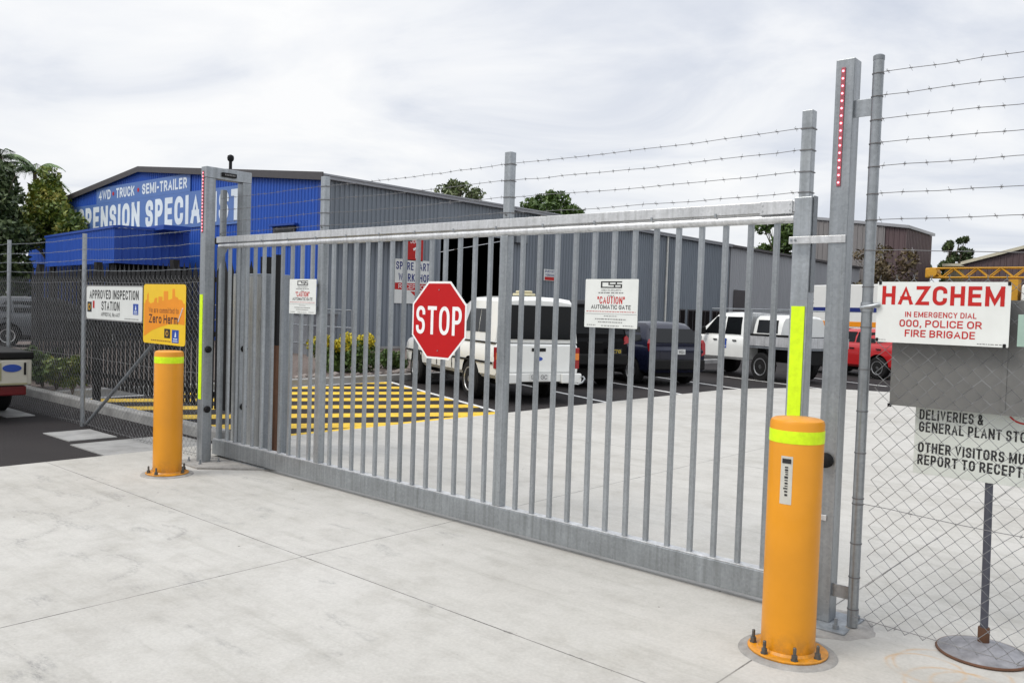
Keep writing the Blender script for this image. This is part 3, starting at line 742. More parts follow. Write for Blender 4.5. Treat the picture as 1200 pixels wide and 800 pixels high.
for i, z in enumerate((2.02, .70, .10)):
    b = MB(); barbed(b, (-1.505, FY-.03, z), (1.6, FY-.01, z-.02), .03, .5, .0019, seed=70+i); obj('strand_wire', b, BARB, rf)
for z in [2.93, 2.812, 2.69, 2.57, 2.45, 2.31, 2.175, 2.02, 1.83, 1.62, 1.4, 1.18, .96, .72, .69, .48, .30, .13]:
    b = MB(); b.lathe([(.030, z-.003), (.0305, z), (.030, z+.003)], 14, (-1.505, FY, 0)); obj('wire_tie', b, BARB, rf)
b = MB(); b.tube([(-1.53, FY-.02, 1.72), (-1.47, FY-.034, 1.73), (-1.435, FY-.02, 1.74)], .012, 8); b.lathe([(.032, 1.70), (.033, 1.71), (.033, 1.74), (.032, 1.75)], 14, (-1.505, FY, 0)); obj('clamp', b, GALV, rf, smooth=50)
# left fence
lf = thing('chainlink_fence', 'long chain-link fence with raking brace and barbed wire left of the gate', 'fence', (-7.985, 4.45, 0))
LY = 4.45; LX = [-7.985, -11.10, -13.75, -16.4, -19.05]
for i, x in enumerate(LX):
    b = MB(); b.tube([(x, LY, .0), (x, LY, 2.44 if i else 2.95)], .027 if i else .024, 14); obj('post', b, GALV if i else GALV_D, lf, smooth=50)
b = MB(); b.tube([(-9.25, LY+.03, 1.16), (-11.06, LY+.03, .03)], .021, 12); obj('brace', b, GALV_D, lf, smooth=50)
b = chainlink(-19.0, -8.03, .02, 1.90, LY-.03, r=.0017, seed=9); obj('chain_mesh', b, simple('galvanised_fence_wire', (.20, .205, .21), .55, .3), lf)
for i, z in enumerate((2.38, 2.24, 2.11, 1.98, 1.84, .9, .06)):
    for s_ in range(4):
        b = MB(); barbed(b, (LX[s_], LY-.028, z), (LX[s_+1], LY-.028, z), .02, .11 if i < 4 else 1., .0024, seed=90+i*4+s_); obj('barbed_wire' if i < 4 else 'strand_wire', b, GALV_D if i < 4 else BARB, lf)
for z in (2.35, 2.2, 2.05, 1.88, 1.6, 1.35, 1.1, .85, .6, .35, .12):
    b = MB(); b.lathe([(.027, z-.004), (.0275, z), (.027, z+.004)], 12, (LX[0], LY, 0)); obj('wire_tie', b, BARB, lf)

# ------------------------------------------------------------------ signs
def plate(name, label_, cat, cx, y, cz, w, h, mat, rad=.015, th=.003, group=None, edge=None, rot=0.):
    o = thing(name, label_, cat, (cx, y, cz-h/2), 0, group)
    pts = []
    for qx, qz, a0 in ((1, 1, 0), (-1, 1, 90), (-1, -1, 180), (1, -1, 270)):
        for i in range(5):
            a = math.radians(a0+i*22.5); pts.append((cx+qx*(w/2-rad)+rad*math.cos(a), y, cz+qz*(h/2-rad)+rad*math.sin(a)))
    b = MB(); b.prism(pts, (0, th, 0)); obj('panel', b, mat, o)
    return o
def scribble(root, cx, y, cz, w, n, h, mat, seed, name='small_print', gap=1.):
    """a line of print too small to read"""
    rnd = random.Random(seed); b = MB(); x = cx-w/2
    while x < cx+w/2:
        d = min(rnd.uniform(.6, 1.6)*w/n, cx+w/2-x); b.box((x, y-.0009, cz-h/2), (x+d*.82, y-.0002, cz+h/2)); x += d+rnd.uniform(.05, .25)*w/n*gap
    return obj(name, b, mat, root)
# STOP
sx, sy, sz, sr = -4.715, 4.525, 1.553, .300
ss = thing('stop_sign', 'red octagonal sign with white STOP lettering fixed to the gate bars', 'stop sign', (sx, sy, sz-sr))
def octagon(r, y0, y1):
    R8 = r/math.cos(PI/8); pts = [(sx+R8*math.cos(PI/8+i*PI/4), y0, sz+R8*math.sin(PI/8+i*PI/4)) for i in range(8)]
    b = MB(); b.prism(pts, (0, y1-y0, 0)); return b
obj('border', octagon(sr, sy, sy+.003), WHITET, ss); obj('face', octagon(sr-.016, sy-.0012, sy-.0002), RED, ss)
text('STOP', .305, (sx, sy-.0018, sz-.002), ss, WHITET, bold=.012, maxw=.505, depth=.0005)
for z in (sz-.235, sz+.235):
    b = MB(); b.lathe([(.005, -.004), (.005, 0)], 8, (sx, sy-.0015, z), 'y'); obj('rivet', b, GALV, ss)
b = MB(); b.box((sx-.22, sy+.0035, sz-.14), (sx+.22, sy+.022, sz-.11)); b.box((sx-.22, sy+.0035, sz+.11), (sx+.22, sy+.022, sz+.14)); obj('mounting_rail', b, GALV_D, ss)
# CAUTION automatic gate
def caution(cx, lab):
    o = plate('caution_sign', lab, 'sign', cx, 4.528, 1.713, .412, .316, WHITE, .006, .004, 'caution signs on the gate')
    y, z = 4.528, 1.713
    css_logo(o, cx, y, z+.122, .165, .043, BLACKT)
    text('CREATE SECURITY', .017, (cx, y-.0008, z+.086), o, GREYT, depth=.0003, spacing=1.1)
    scribble(o, cx, y, z+.069, .2, 9, .007, GREYT, 4)
    scribble(o, cx, y, z+.051, .05, 4, .005, GREYT, 5)
    text('"CAUTION"', .066, (cx, y-.0008, z+.021), o, REDT, bold=.02, maxw=.213, depth=.0003)
    text('AUTOMATIC GATE', .038, (cx, y-.0008, z-.023), o, BLACKT, bold=.012, maxw=.31, depth=.0003)
    scribble(o, cx, y, z-.053, .385, 26, .004, REDT, 6)
    b = MB(); b.box((cx-.2, y-.0009, z-.0695), (cx+.2, y-.0002, z-.0675)); obj('divider', b, GREYT, o)
    scribble(o, cx, y, z-.082, .10, 6, .005, GREYT, 7); scribble(o, cx, y, z-.102, .24, 14, .007, GREYT, 8); scribble(o, cx, y, z-.121, .19, 14, .006, GREYT, 9)
    scribble(o, cx-.15, y, z-.142, .07, 6, .005, GREYT, 10); scribble(o, cx, y, z-.145, .14, 8, .005, GREYT, 11); scribble(o, cx+.14, y, z-.142, .08, 6, .005, GREYT, 12)
    b = MB()
    b.box((cx-.2, y+.0045, z+.09), (cx+.2, y+.02, z+.115)); b.box((cx-.2, y+.0045, z-.115), (cx+.2, y+.02, z-.09)); obj('mounting_rail', b, GALV_D, o)
caution(-3.117, 'white caution automatic gate sign hanging between the stop sign and right stile')
caution(-6.515, 'white caution automatic gate sign beside the left middle gate post')
# HAZCHEM
hx, hy, hz = -1.15, FY-.012, 1.702
o = plate('hazchem_sign', 'white sign with red HAZCHEM lettering wired to the right chain-link fence', 'sign', hx, hy, hz, .606, .309, WHITE, .004, .003)
text('HAZCHEM', .132, (hx, hy-.0008, hz+.086), o, REDT, bold=.026, maxw=.556, depth=.0004)
text('IN EMERGENCY DIAL', .038, (hx, hy-.0008, hz-.009), o, REDT, bold=.014, maxw=.325, depth=.0004)
text('000, POLICE OR', .050, (hx, hy-.0008, hz-.054), o, REDT, bold=.018, maxw=.375, depth=.0004)
text('FIRE BRIGADE', .050, (hx, hy-.0008, hz-.104), o, REDT, bold=.018, maxw=.32, depth=.0004)
scribble(o, hx+.225, hy, hz-.143, .11, 10, .004, GREYT, 3); scribble(o, hx-.27, hy, hz-.142, .04, 5, .003, GREYT, 31)
for qx, qz in ((-.29, .149), (.295, .147), (.286, -.147), (-.295, -.143)):
    b = MB(); b.box((hx+qx-.007, hy-.004, hz+qz-.009), (hx+qx+.007, hy+.006, hz+qz+.009), .003); obj('cable_tie', b, RUBBER, o)
# big sign seen from the back
bx, by, bz = -.86, FY+.062, 1.497
o = plate('sign_back', 'plain grey back of a large panel behind the mesh below HAZCHEM', 'sign', bx, by, bz, 1.06, .552, SIGNBACK, .004, .004)
b = MB(); b.box((bx-.02, by-.004, bz-.26), (bx+.0, by-.0005, bz+.26)); obj('stiffener', b, SIGNBACK, o)
b = MB(); b.box((bx-.536, by-.012, bz-.285), (bx-.518, by-.004, bz-.268)); obj('cable_tie', b, RUBBER, o)
b = MB(); b.box((-.812, FY-.016, 1.555), (-.50, FY-.012, 1.705), .001)
o2 = thing('green_edged_sign', 'narrow white sign with green edge at the right frame edge', 'sign', (-.66, FY, 1.555)); obj('panel', b, simple('pale_green_edge', (.30, .42, .36), .5), o2)
# deliveries stand
dx, dy = -.92, 4.70
o = thing('deliveries_sign', 'white sign with black DELIVERIES lettering on a round-based stand behind the mesh', 'sign', (dx, dy, .012))
b = MB(); b.lathe([(.205, .012), (.21, .018), (.205, .026), (.12, .052), (.035, .075), (.0, .078)], 40, (dx, dy, 0)); obj('base', b, BASEM, o, smooth=60)
b = MB(); b.lathe([(.2075, .0125), (.2135, .0165), (.2135, .0205), (.2075, .0262)], 40, (dx, dy, 0)); obj('base_rim', b, RUST, o, smooth=60)
b = MB(); b.lathe([(.026, .072), (.027, .075), (.027, .145), (.025, .148)], 20, (dx, dy, 0)); obj('collar', b, RUST, o, smooth=40)
b = MB(); b.tube([(dx, dy, .148), (dx-.012, dy, .90)], .0185, 16); obj('pole', b, POLEM, o, smooth=50)
b = MB(); y = dy-.024; b.box((-1.282, y, .872), (-.45, y+.003, 1.222), .001); obj('panel', b, simple('weathered_white_board', (.60, .63, .59), .4, 0, .08, 5.), o)
for s_, z, mw in (('DELIVERIES &', 1.180, .295), ('GENERAL PLANT STORE', 1.116, .545), ('OTHER VISITORS MUST', 1.010, .545), ('REPORT TO RECEPTION', .946, .56)):
    text(s_, .073, (-1.262, y-.0008, z), o, BLACKT, bold=.030, align='LEFT', spacing=.9, maxw=mw)
b = MB()
for i in range(28):
    a, c = 2*PI*i/28, 2*PI*(i+1)/28; cx2, cz2 = -.79, 1.26
    b.prism([(cx2+r_*math.cos(q), y-.001, cz2+r_*math.sin(q)) for r_, q in ((.075, a), (.083, a), (.083, c), (.075, c))], (0, .0006, 0)) if cz2+.083*math.sin(a) < 1.22 else None
obj('red_ring', b, REDT, o)
# APPROVED INSPECTION STATION
ax, ay, az = -10.16, LY-.045, 1.58
o = plate('inspection_sign', 'white approved inspection station sign on the left chain-link fence', 'sign', ax, ay, az, 1.50, .405, WHITE, .04, .003)
def frame(o, cx, y, cz, w, h, t_, mat):
    b = MB(); b.box((cx-w/2, y-.0015, cz+h/2-t_), (cx+w/2, y-.0003, cz+h/2)); b.box((cx-w/2, y-.0015, cz-h/2), (cx+w/2, y-.0003, cz-h/2+t_))
    b.box((cx-w/2, y-.0015, cz-h/2+t_), (cx-w/2+t_, y-.0003, cz+h/2-t_)); b.box((cx+w/2-t_, y-.0015, cz-h/2+t_), (cx+w/2, y-.0003, cz+h/2-t_)); obj('frame', b, mat, o)
frame(o, ax, ay, az, 1.53, .425, .014, GREYT)
text('APPROVED INSPECTION', .150, (ax, ay-.001, az+.10), o, BLACKT, bold=.018, maxw=1.32, depth=.0004)
text('STATION', .150, (ax-.07, ay-.001, az-.035), o, BLACKT, bold=.012, maxw=.49, depth=.0004)
text('APPROVAL No 4417', .068, (ax-.07, ay-.001, az-.138), o, BLACKT, bold=.0, maxw=.51, depth=.0004)
def shield(o, cx, y, cz, w, h):
    b = MB(); b.box((cx-w/2, y-.0012, cz-h/2), (cx+w/2, y-.0003, cz+h/2), 0); obj('logo_block', b, BLACKT, o)
    b = MB(); b.lathe([(h*.33, -.0022), (h*.33, -.0014)], 20, (cx-w*.04, y, cz+.0), 'y'); obj('logo_ring', b, DARKGOLD, o)
    b = MB(); b.lathe([(h*.16, -.0032), (h*.16, -.0024)], 16, (cx, y, cz), 'y'); obj('logo_dot', b, BLACKT, o)
def flame(o, cx, y, cz, w, h):
    b = MB(); b.box((cx-w/2, y-.0012, cz-h/2), (cx+w/2, y-.0003, cz+h/2)); obj('logo_block', b, LOGOBLUE, o)
    b = MB(); b.prism([(cx-w*.12, y-.0016, cz-.05*h), (cx+w*.12, y-.0016, cz-.05*h), (cx+w*.10, y-.0016, cz+.2*h), (cx, y-.0016, cz+.4*h), (cx-w*.06, y-.0016, cz+.15*h)], (0, .0003, 0))
    b.box((cx-w*.3, y-.0018, cz-.24*h), (cx+w*.3, y-.0014, cz-.16*h)); b.box((cx-w*.36, y-.0018, cz-.40*h), (cx+w*.36, y-.0014, cz-.34*h)); obj('logo_mark', b, PALET, o)
shield(o, ax-.66, ay, az-.055, .125, .125); flame(o, ax+.59, ay, az-.06, .13, .125)
b = MB(); b.box((ax-.565, ay-.0012, az-.07), (ax-.515, ay-.0003, az+.02)); obj('red_mark', b, REDT, o)
scribble(o, ax+.49, ay, az-.175, .36, 12, .01, GREYT, 21)
# Zero Harm
zx, zy, zz_ = -8.90, LY-.045, 1.482
o = plate('safety_sign', 'yellow safety sign with orange skyline wired to the fence beside the portal', 'sign', zx, zy, zz_, .955, .655, SIGNY, .04, .003)
x0, x1, z0, z1 = zx-.46, zx+.46, zz_-.31, zz_+.31
sk = [(0, .68), (.03, .70), (.03, .74), (.07, .75), (.07, .84), (.09, .85), (.09, .87), (.11, .87), (.11, .72), (.17, .68), (.2, .70), (.24, .70), (.27, .78), (.33, .79), (.33, .70), (.36, .70), (.36, .81), (.46, .81), (.46, .74), (.49, .74), (.49, .91), (.6, .91), (.6, .76), (.63, .76), (.7, .78), (.7, .95), (.76, .95), (.77, .82), (.83, .80), (.85, .77), (.93, .76), (.97, .70), (1, .70)]
low = [(1, .335), (.8, .35), (.6, .325), (.4, .27), (.2, .20), (.05, .11), (0, .09)]
b = MB(); tops = [(x0+u*(x1-x0), v) for u, v in sk]
def lowv(u):
    for (u1, v1), (u0, v0) in zip(low, low[1:]):
        if u0 <= u <= u1: return v0+(v1-v0)*(u-u0)/(u1-u0)
    return low[-1][1]
for (u0, v0), (u1, v1) in zip(sk, sk[1:]):
    if u1-u0 < 1e-6: continue
    b.prism([(x0+u*(x1-x0), zy-.0008, z0+v*(z1-z0)) for u, v in ((u0, lowv(u0)), (u1, lowv(u1)), (u1, v1), (u0, v0))], (0, .0006, 0))
obj('skyline_print', b, SIGNO, o)
text('We are committed to', .085, (zx-.01, zy-.0014, zz_+.043), o, simple('brown_lettering', (.20, .055, .012), .5), maxw=.68, depth=.0004)
text('Zero Harm', .135, (zx-.01, zy-.0014, zz_-.052), o, simple('dark_brown_lettering', (.05, .015, .012), .5), bold=.018, maxw=.66, depth=.0004)
shield(o, zx+.085, zy, zz_-.205, .13, .10); flame(o, zx+.265, zy, zz_-.23, .15, .14)
scribble(o, zx-.06, zy, zz_-.29, .45, 14, .011, simple('brown_lettering', (.20, .055, .012), .5), 33)
b = MB(); b.tube([(zx+.42, zy-.002, zz_+.075), (zx+.33, zy-.004, zz_-.07)], .007, 6); obj('peeled_scratch', b, WHITET, o)

# ------------------------------------------------------------------ workshop (blue gable front, long grey side)
YF, XS = 17.0, -23.5; XA, HALF = -36.6, 13.1; ZE, ZA = 5.88, 7.22; Y2 = 46.4
def gable(x): return ZA-(ZA-ZE)*abs(x-XA)/HALF
ws = thing('workshop_building', 'large workshop with blue gable front and long grey corrugated side behind the gate', 'building', (XA, YF, 0))
b = MB(); b.corr((XA-HALF, YF, 0), (1, 0, 0), 2*HALF, 0, lambda u: gable(XA-HALF+u), (0, -1, 0), .19, .028); obj('front_wall', b, BLUE, ws)
# side wall with an opening for the roller door
D0, D1, DZ = 22.5, 26.5, 4.6
b = MB()
b.corr((XS, YF, 0), (0, 1, 0), D0-YF, .2, ZE, (1, 0, 0), .2, .045); b.corr((XS, D0, 0), (0, 1, 0), D1-D0, DZ, ZE, (1, 0, 0), .2, .03); b.corr((XS, D1, 0), (0, 1, 0), Y2-D1, .2, ZE, (1, 0, 0), .2, .045)
obj('side_wall', b, GREYCLAD, ws)
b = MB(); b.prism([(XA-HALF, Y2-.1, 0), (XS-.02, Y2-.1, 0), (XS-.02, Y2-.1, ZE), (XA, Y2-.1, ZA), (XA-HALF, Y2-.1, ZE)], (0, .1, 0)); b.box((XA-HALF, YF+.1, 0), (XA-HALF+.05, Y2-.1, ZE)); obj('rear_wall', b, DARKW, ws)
b = MB(); b.box((XS-.05, YF+.05, -.05), (XS+.04, D0, .195)); b.box((XS-.05, D1, -.05), (XS+.04, Y2, .195)); obj('plinth', b, KERBM, ws)
b = MB()
for s_ in (-1, 1):
    x0 = XA+s_*(HALF+.22); zo = ZE-.02
    b.prism([(XA, YF-.12, ZA+.06), (x0, YF-.12, zo+.06), (x0, YF-.12, zo+.12), (XA, YF-.12, ZA+.12)], (0, Y2-YF+.2, 0))
obj('roof', b, ROOFM, ws)
b = MB()
for s_ in (-1, 1):
    x0 = XA+s_*(HALF+.25)
    b.prism([(XA, YF-.17, ZA-.10), (x0, YF-.17, ZE-.14), (x0, YF-.17, ZE+.13), (XA, YF-.17, ZA+.14)], (0, .045, 0))
obj('barge_board', b, FASCIA, ws)
b = MB(); b.box((XS+.05, YF-.12, ZE-.07), (XS+.19, Y2, ZE+.05), .01); obj('gutter', b, ROOFM, ws)
b = MB(); b.box((XS-.12, YF-.05, .0), (XS+.05, YF+.06, ZE-.08)); obj('corner_flashing', b, BLUE2, ws)
for y in (28.45, 39.1):
    b = MB(); b.tube([(XS+.10, y, .2), (XS+.10, y, ZE-.07)], .055, 12); obj('downpipe', b, PIPEW, ws, smooth=50)
b = MB(); b.box((XS-.02, D0-.12, .2), (XS+.06, D0, DZ)); b.box((XS-.02, D1, .2), (XS+.06, D1+.12, DZ)); b.box((XS-.02, D0-.12, DZ), (XS+.06, D1+.12, DZ+.16)); obj('door_frame', b, GREYCLAD, ws)
b = MB(); b.box((XS+.065, D1+.2, DZ-.12), (XS+.25, D1+.95, DZ+.22), .02); obj('roller_door_housing', b, GALV_D, ws)
b = MB(); b.box((XS+.05, YF+.15, 4.02), (XS+.55, 20.6, 4.12)); obj('awning_strip', b, FASCIA, ws)
for y in (40.2, 41.6, 43.0, 44.4):
    b = MB(); b.box((XS+.034, y, .75), (XS+.06, y+1.1, 2.0)); wf = obj('window', b, FASCIA, ws)
    b = MB(); b.box((XS+.061, y+.06, .82), (XS+.066, y+.52, 1.93)); b.box((XS+.061, y+.58, .82), (XS+.066, y+1.04, 1.93)); obj('pane', b, GLASS, wf)
# small front window, high vents
b = MB(); b.box((-26.2, YF-.09, 3.7), (-24.9, YF-.035, 4.30)); wf = obj('window', b, FASCIA, ws)
b = MB(); b.box((-26.1, YF-.1, 3.78), (-25.0, YF-.092, 4.2)); obj('pane', b, GLASS, wf)
b = MB(); b.box((-26.35, YF-.2, 4.33), (-24.75, YF-.03, 4.40)); obj('window_hood', b, BLUE2, ws)
b = MB(); b.tube([(-34.45, 20., 6.9), (-34.45, 20., 7.85)], .07, 12); b.lathe([(.07, 7.84), (.13, 7.9), (.15, 8.0), (.13, 8.1), (.04, 8.15)], 14, (-34.45, 20, 0)); obj('flue', b, RUBBER, ws, smooth=50)
# painted sign on the gable
b = MB(); b.box((-45.2, YF-.06, 4.55), (-28.15, YF-.0335, 5.98)); b.box((-41.0, YF-.06, 5.985), (-32.2, YF-.0335, 6.72)); bs = obj('sign_panel', b, BLUESIGN, ws)
text('SUSPENSION SPECIALIST', 1.62, (-36.6, YF-.066, 5.27), bs, PALET, bold=.038, maxw=16.4, depth=.003)
text('4WD', .62, (-40.1, YF-.066, 6.36), bs, PALET, bold=.03, maxw=1.25, depth=.003)
text('TRUCK', .62, (-38.0, YF-.066, 6.36), bs, PALET, bold=.03, maxw=1.8, depth=.003)
text('SEMI-TRAILER', .62, (-34.4, YF-.066, 6.36), bs, PALET, bold=.03, maxw=3.9, depth=.003)
for x in (-39.2, -36.73):
    b = MB(); b.lathe([(.09, -.07), (.09, -.061)], 12, (x, YF, 6.36), 'y'); obj('red_dot', b, REDT, bs)

# blue awning annex in front of the gable
an = thing('blue_annex', 'low blue corrugated awning building standing before the blue gable', 'building', (-35, 14, 0))
AX, AY, AZ0, AZ1 = 0., 0., 2.88, 4.13
an.location = (-30.66, 13.3, 0); an.rotation_euler.z = math.radians(-6)
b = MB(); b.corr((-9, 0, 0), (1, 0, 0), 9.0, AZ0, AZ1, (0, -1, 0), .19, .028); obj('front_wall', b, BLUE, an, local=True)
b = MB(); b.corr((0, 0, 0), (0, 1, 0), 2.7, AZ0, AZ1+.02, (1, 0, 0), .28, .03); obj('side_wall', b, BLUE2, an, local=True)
b = MB(); b.box((-9, .03, AZ1-.12), (-.01, 2.7, AZ1-.02)); obj('roof', b, ROOFM, an, local=True)
b = MB(); b.box((-9, -.05, AZ1), (.05, .12, AZ1+.09)); b.box((-.06, .125, AZ1+.03), (.05, 2.72, AZ1+.11)); obj('capping', b, BLUE2, an, local=True)
b = MB(); b.box((-9, 2.6, .1), (-.05, 2.7, AZ0+.4)); obj('rear_wall', b, DARKW, an, local=True)  # shade beneath the awning is put into this wall's near-black colour
for i in range(3):
    b = MB(); b.box((-.3-3.9*i, .05, .1), (-.2-3.9*i, .15, AZ0+.3)); obj('post', b, BLACKST, an, local=True)
b = MB(); b.box((-3.2, 1.4, AZ1+.02), (.9, 2.4, AZ1+.20), .01); obj('roof_box', b, BLUE2, an, local=True)

# pale warehouse continuing beyond
pw = thing('pale_warehouse', 'pale grey corrugated warehouse beyond the grey workshop side', 'building', (-28, 55, 0))
b = MB(); b.corr((XS, 46.6, 0), (0, 1, 0), 22, 0, ZE-.05, (1, 0, 0), .25, .03); b.corr((XS-14, 46.6, 0), (1, 0, 0), 14, 0, lambda u: ZE+1.15-.08*u, (0, -1, 0), .25, .03); obj('wall', b, PALECLAD, pw)
b = MB(); b.prism([(XS+.2, 46.4, ZE-.06), (XS+.2, 46.4, ZE+.08), (XS-14, 46.4, ZE+1.25), (XS-14, 46.4, ZE+1.1)], (0, 22.4, 0)); obj('roof', b, FASCIA, pw)
b = MB(); b.box((XS+.05, 47, .05), (XS+.09, 49.4, 3.3)); obj('door', b, FASCIA, pw)

# wall signs on the grey side
def wsign(name, lab, y, z, w, h, mat):
    o = thing(name, lab, 'sign', (XS+.05, y, z-h/2)); b = MB(); b.box((XS+.045, y-w/2, z-h/2), (XS+.060, y+w/2, z+h/2)); obj('panel', b, mat, o); return o
o = wsign('door_number_sign', 'red square door sign with white number 1 on the grey workshop wall', 21.2, 3.76, .78, .80, REDT)
text('DOOR', .2, (XS+.0615, 21.2, 4.07), o, WHITET, FACE_EAST, bold=.01, maxw=.5, depth=.001)
text('1', .62, (XS+.0615, 21.2, 3.68), o, WHITET, FACE_EAST, bold=.03, depth=.001)
o = wsign('workshop_sign', 'white spare parts workshop sign with red reception band on grey wall', 21.2, 2.58, 1.92, 1.62, WHITE)
text('SPARE PARTS', .40, (XS+.0615, 21.2, 3.15), o, NAVYT, FACE_EAST, bold=.03, maxw=1.82, depth=.001)
text('WORKSHOP', .40, (XS+.0615, 21.2, 2.73), o, NAVYT, FACE_EAST, bold=.03, maxw=1.58, depth=.001)
b = MB(); b.box((XS+.0605, 21.2-.95, 2.27), (XS+.0625, 21.2+.95, 2.52)); obj('red_band', b, REDT, o)
text('RECEPTION', .24, (XS+.064, 21.2-.05, 2.395), o, WHITET, FACE_EAST, bold=.0, maxw=1.45, depth=.001)
b = MB(); b.prism([(XS+.0605, 21.0, 2.22), (XS+.0605, 21.9, 2.22), (XS+.0605, 21.45, 1.90)], (.002, 0, 0)); obj('red_arrow', b, REDT, o)
scribble_y = None
o = wsign('wall_notice', 'small white notice with dark lines and red band beside the downpipe', 29.25, 3.25, .86, .5, WHITE)
b = MB(); b.box((XS+.0605, 28.88, 3.02), (XS+.062, 29.62, 3.17)); obj('red_band', b, REDT, o)
text('SPARE PARTS', .15, (XS+.0615, 29.25, 3.41), o, NAVYT, FACE_EAST, bold=.02, maxw=.72, depth=.001); text('WORKSHOP', .15, (XS+.0615, 29.25, 3.25), o, NAVYT, FACE_EAST, bold=.02, maxw=.66, depth=.001)

# crate and mesh barrier in front of the blue gable foot
o = thing('steel_crate', 'red brown steel crate standing against the foot of the blue gable', 'crate', (-25.2, 16.4, .1))
b = MB(); b.box((-27.6, 16.15, .1), (-23.5, 16.8, 2.05), .02); obj('crate_body', b, BRICK, o)
b = MB()
for i in range(7): b.box((-27.58+i*.67, 16.11, .1), (-27.50+i*.67, 16.149, 2.07))
for z in (.12, 1.0, 2.0): b.box((-27.6, 16.08, z), (-23.5, 16.109, z+.07))
obj('crate_rib', b, RUST, o)
o = thing('steel_skip', 'open dark grey steel bin behind the low mesh barrier', 'skip', (-23.2, 15.4, .1))
b = MB(); b.prism([(-25.9, 15.0, .12), (-25.9, 15.0, 1.35), (-21.0, 15.0, 1.35), (-21.3, 15.0, .12)], (0, .9, 0)); obj('bin_body', b, simple('blue_grey_steel', (.17, .18, .20), .6, 0, .2, 1.5), o)
b = MB(); b.box((-25.95, 14.93, 1.352), (-20.95, 15.95, 1.43)); obj('bin_rim', b, GALV_D, o)
o = thing('mesh_barrier', 'low galvanised mesh barrier with three rails behind the garden bed', 'barrier', (-22.5, 14.4, .12))
for x in (-27., -24.8, -22.6, -20.4, -18.4):
    b = MB(); b.tube([(x, 14.4, .1), (x, 14.4, 1.52)], .03, 8); obj('post', b, GALV_D, o)
for z in (.5, 1.02, 1.5):
    b = MB(); b.tube([(-27., 14.4, z), (-18.4, 14.4, z)], .022, 8); obj('rail', b, GALV_D, o)
obj('mesh_infill', chainlink(-27, -18.45, .15, 1.5, 14.36, .06, .12, .0022, 3, 12), GALV_D, o)
# industrial clutter by the portal: galvanised cabinet and rusty post
o = thing('gate_motor_cabinet', 'tall galvanised steel cabinet standing behind the guide portal', 'cabinet', (-8.1, 5.05, .012))
b = MB(); b.box((-8.42, 4.95, .012), (-7.83, 5.30, 1.95), .006); obj('cabinet_body', b, GALV_D, o)
b = MB(); b.box((-8.40, 4.94, .06), (-8.13, 4.949, 1.92)); b.box((-8.12, 4.94, .06), (-7.85, 4.949, 1.92)); obj('door', b, galv('cabinet_door_steel', (.33, .34, .34), .4, .5), o)
b = MB(); b.box((-8.15, 4.928, .95), (-8.10, 4.9395, 1.08)); obj('handle', b, RUBBER, o)
o = thing('rusty_post', 'dark rusty steel column standing right of the galvanised cabinet', 'post', (-7.67, 5.03, .012))
b = MB(); b.box((-7.70, 5.0, .012), (-7.64, 5.06, 1.20), .004); obj('lower_section', b, RUST, o)
b = MB(); b.box((-7.703, 4.997, 1.202), (-7.637, 5.063, 2.15), .004); obj('upper_section', b, BLACKST, o)
# dark palisade fence on the kerb
pf = thing('palisade_fence', 'dark steel palisade fence along the kerb behind the left chain-link fence', 'fence', (-13, 5.5, .13))
PX0, PX1, PY = -15.7, -8.6, 5.45
for i in range(int((PX1-PX0)/.145)):
    x = PX0+i*.145
    b = MB(); b.prism([(x-.057, PY, .30), (x+.057, PY, .30), (x+.057, PY, 2.0), (x+.02, PY, 2.07), (x, PY, 2.13), (x-.02, PY, 2.07), (x-.057, PY, 2.0)], (0, .006, 0))
    obj('pale', b, BLACKST, pf)
for z in (.45, 1.2, 1.88):
    b = MB(); b.box((PX0, PY+.0065, z), (PX1, PY+.04, z+.06)); obj('rail', b, BLACKST, pf)
for x in (PX0+.1, PX0+2.4, PX0+4.8, PX1-.1):
    b = MB(); b.box((x-.05, PY+.041, 0), (x+.05, PY+.13, 2.18)); obj('post', b, BLACKST, pf)

# far buildings on the right
def hall(name, lab, x0, x1, y0, y1, zl, zr, mside, mfront, roofm, apex=None):
    o = thing(name, lab, 'building', ((x0+x1)/2, y0, 0))
    b = MB(); z = (lambda u: zl+(zr-zl)*u/(x1-x0)) if apex is None else (lambda u: apex[1]-(apex[1]-zl)*abs(u-(apex[0]-x0))/max(apex[0]-x0, 1e-3))
    b.corr((x0, y0, 0), (1, 0, 0), x1-x0, 0, z, (0, -1, 0), .4, .05); obj('front_wall', b, mfront, o)
    b = MB(); b.corr((x1, y0, 0), (0, 1, 0), y1-y0, 0, z(x1-x0), (1, 0, 0), .4, .05); obj('side_wall', b, mside, o)
    b = MB(); b.corr((x0, y0, 0), (0, 1, 0), y1-y0, 0, z(0), (-1, 0, 0), .4, .05); obj('side_wall', b, mside, o)
    xs = [x0-.2, x1+.2] if apex is None else [x0-.2, apex[0], x1+.2]
    zs = [z(0), z(x1-x0)] if apex is None else [z(0), apex[1], z(x1-x0)]
    b = MB()
    for (xa, za), (xb, zb) in zip(zip(xs, zs), zip(xs[1:], zs[1:])):
        b.prism([(xa, y0-.25, za+.02), (xb, y0-.25, zb+.02), (xb, y0-.25, zb+.25), (xa, y0-.25, za+.25)], (0, y1-y0+.4, 0))
    obj('roof', b, roofm, o)
    return o
o = hall('tall_brown_shed', 'tall shed with grey left bay and brown cladding behind the latch post', -29.0, -20.5, 70, 77, 10.2, 9.0, BROWNCLAD, BROWNCLAD, ROOFM)
b = MB(); b.corr((-29.0, 69.9, 0), (1, 0, 0), 6.9, 0, lambda u: 10.15-.134*u, (0, -1, 0), .4, .05); obj('grey_bay', b, GREYBROWN, o)
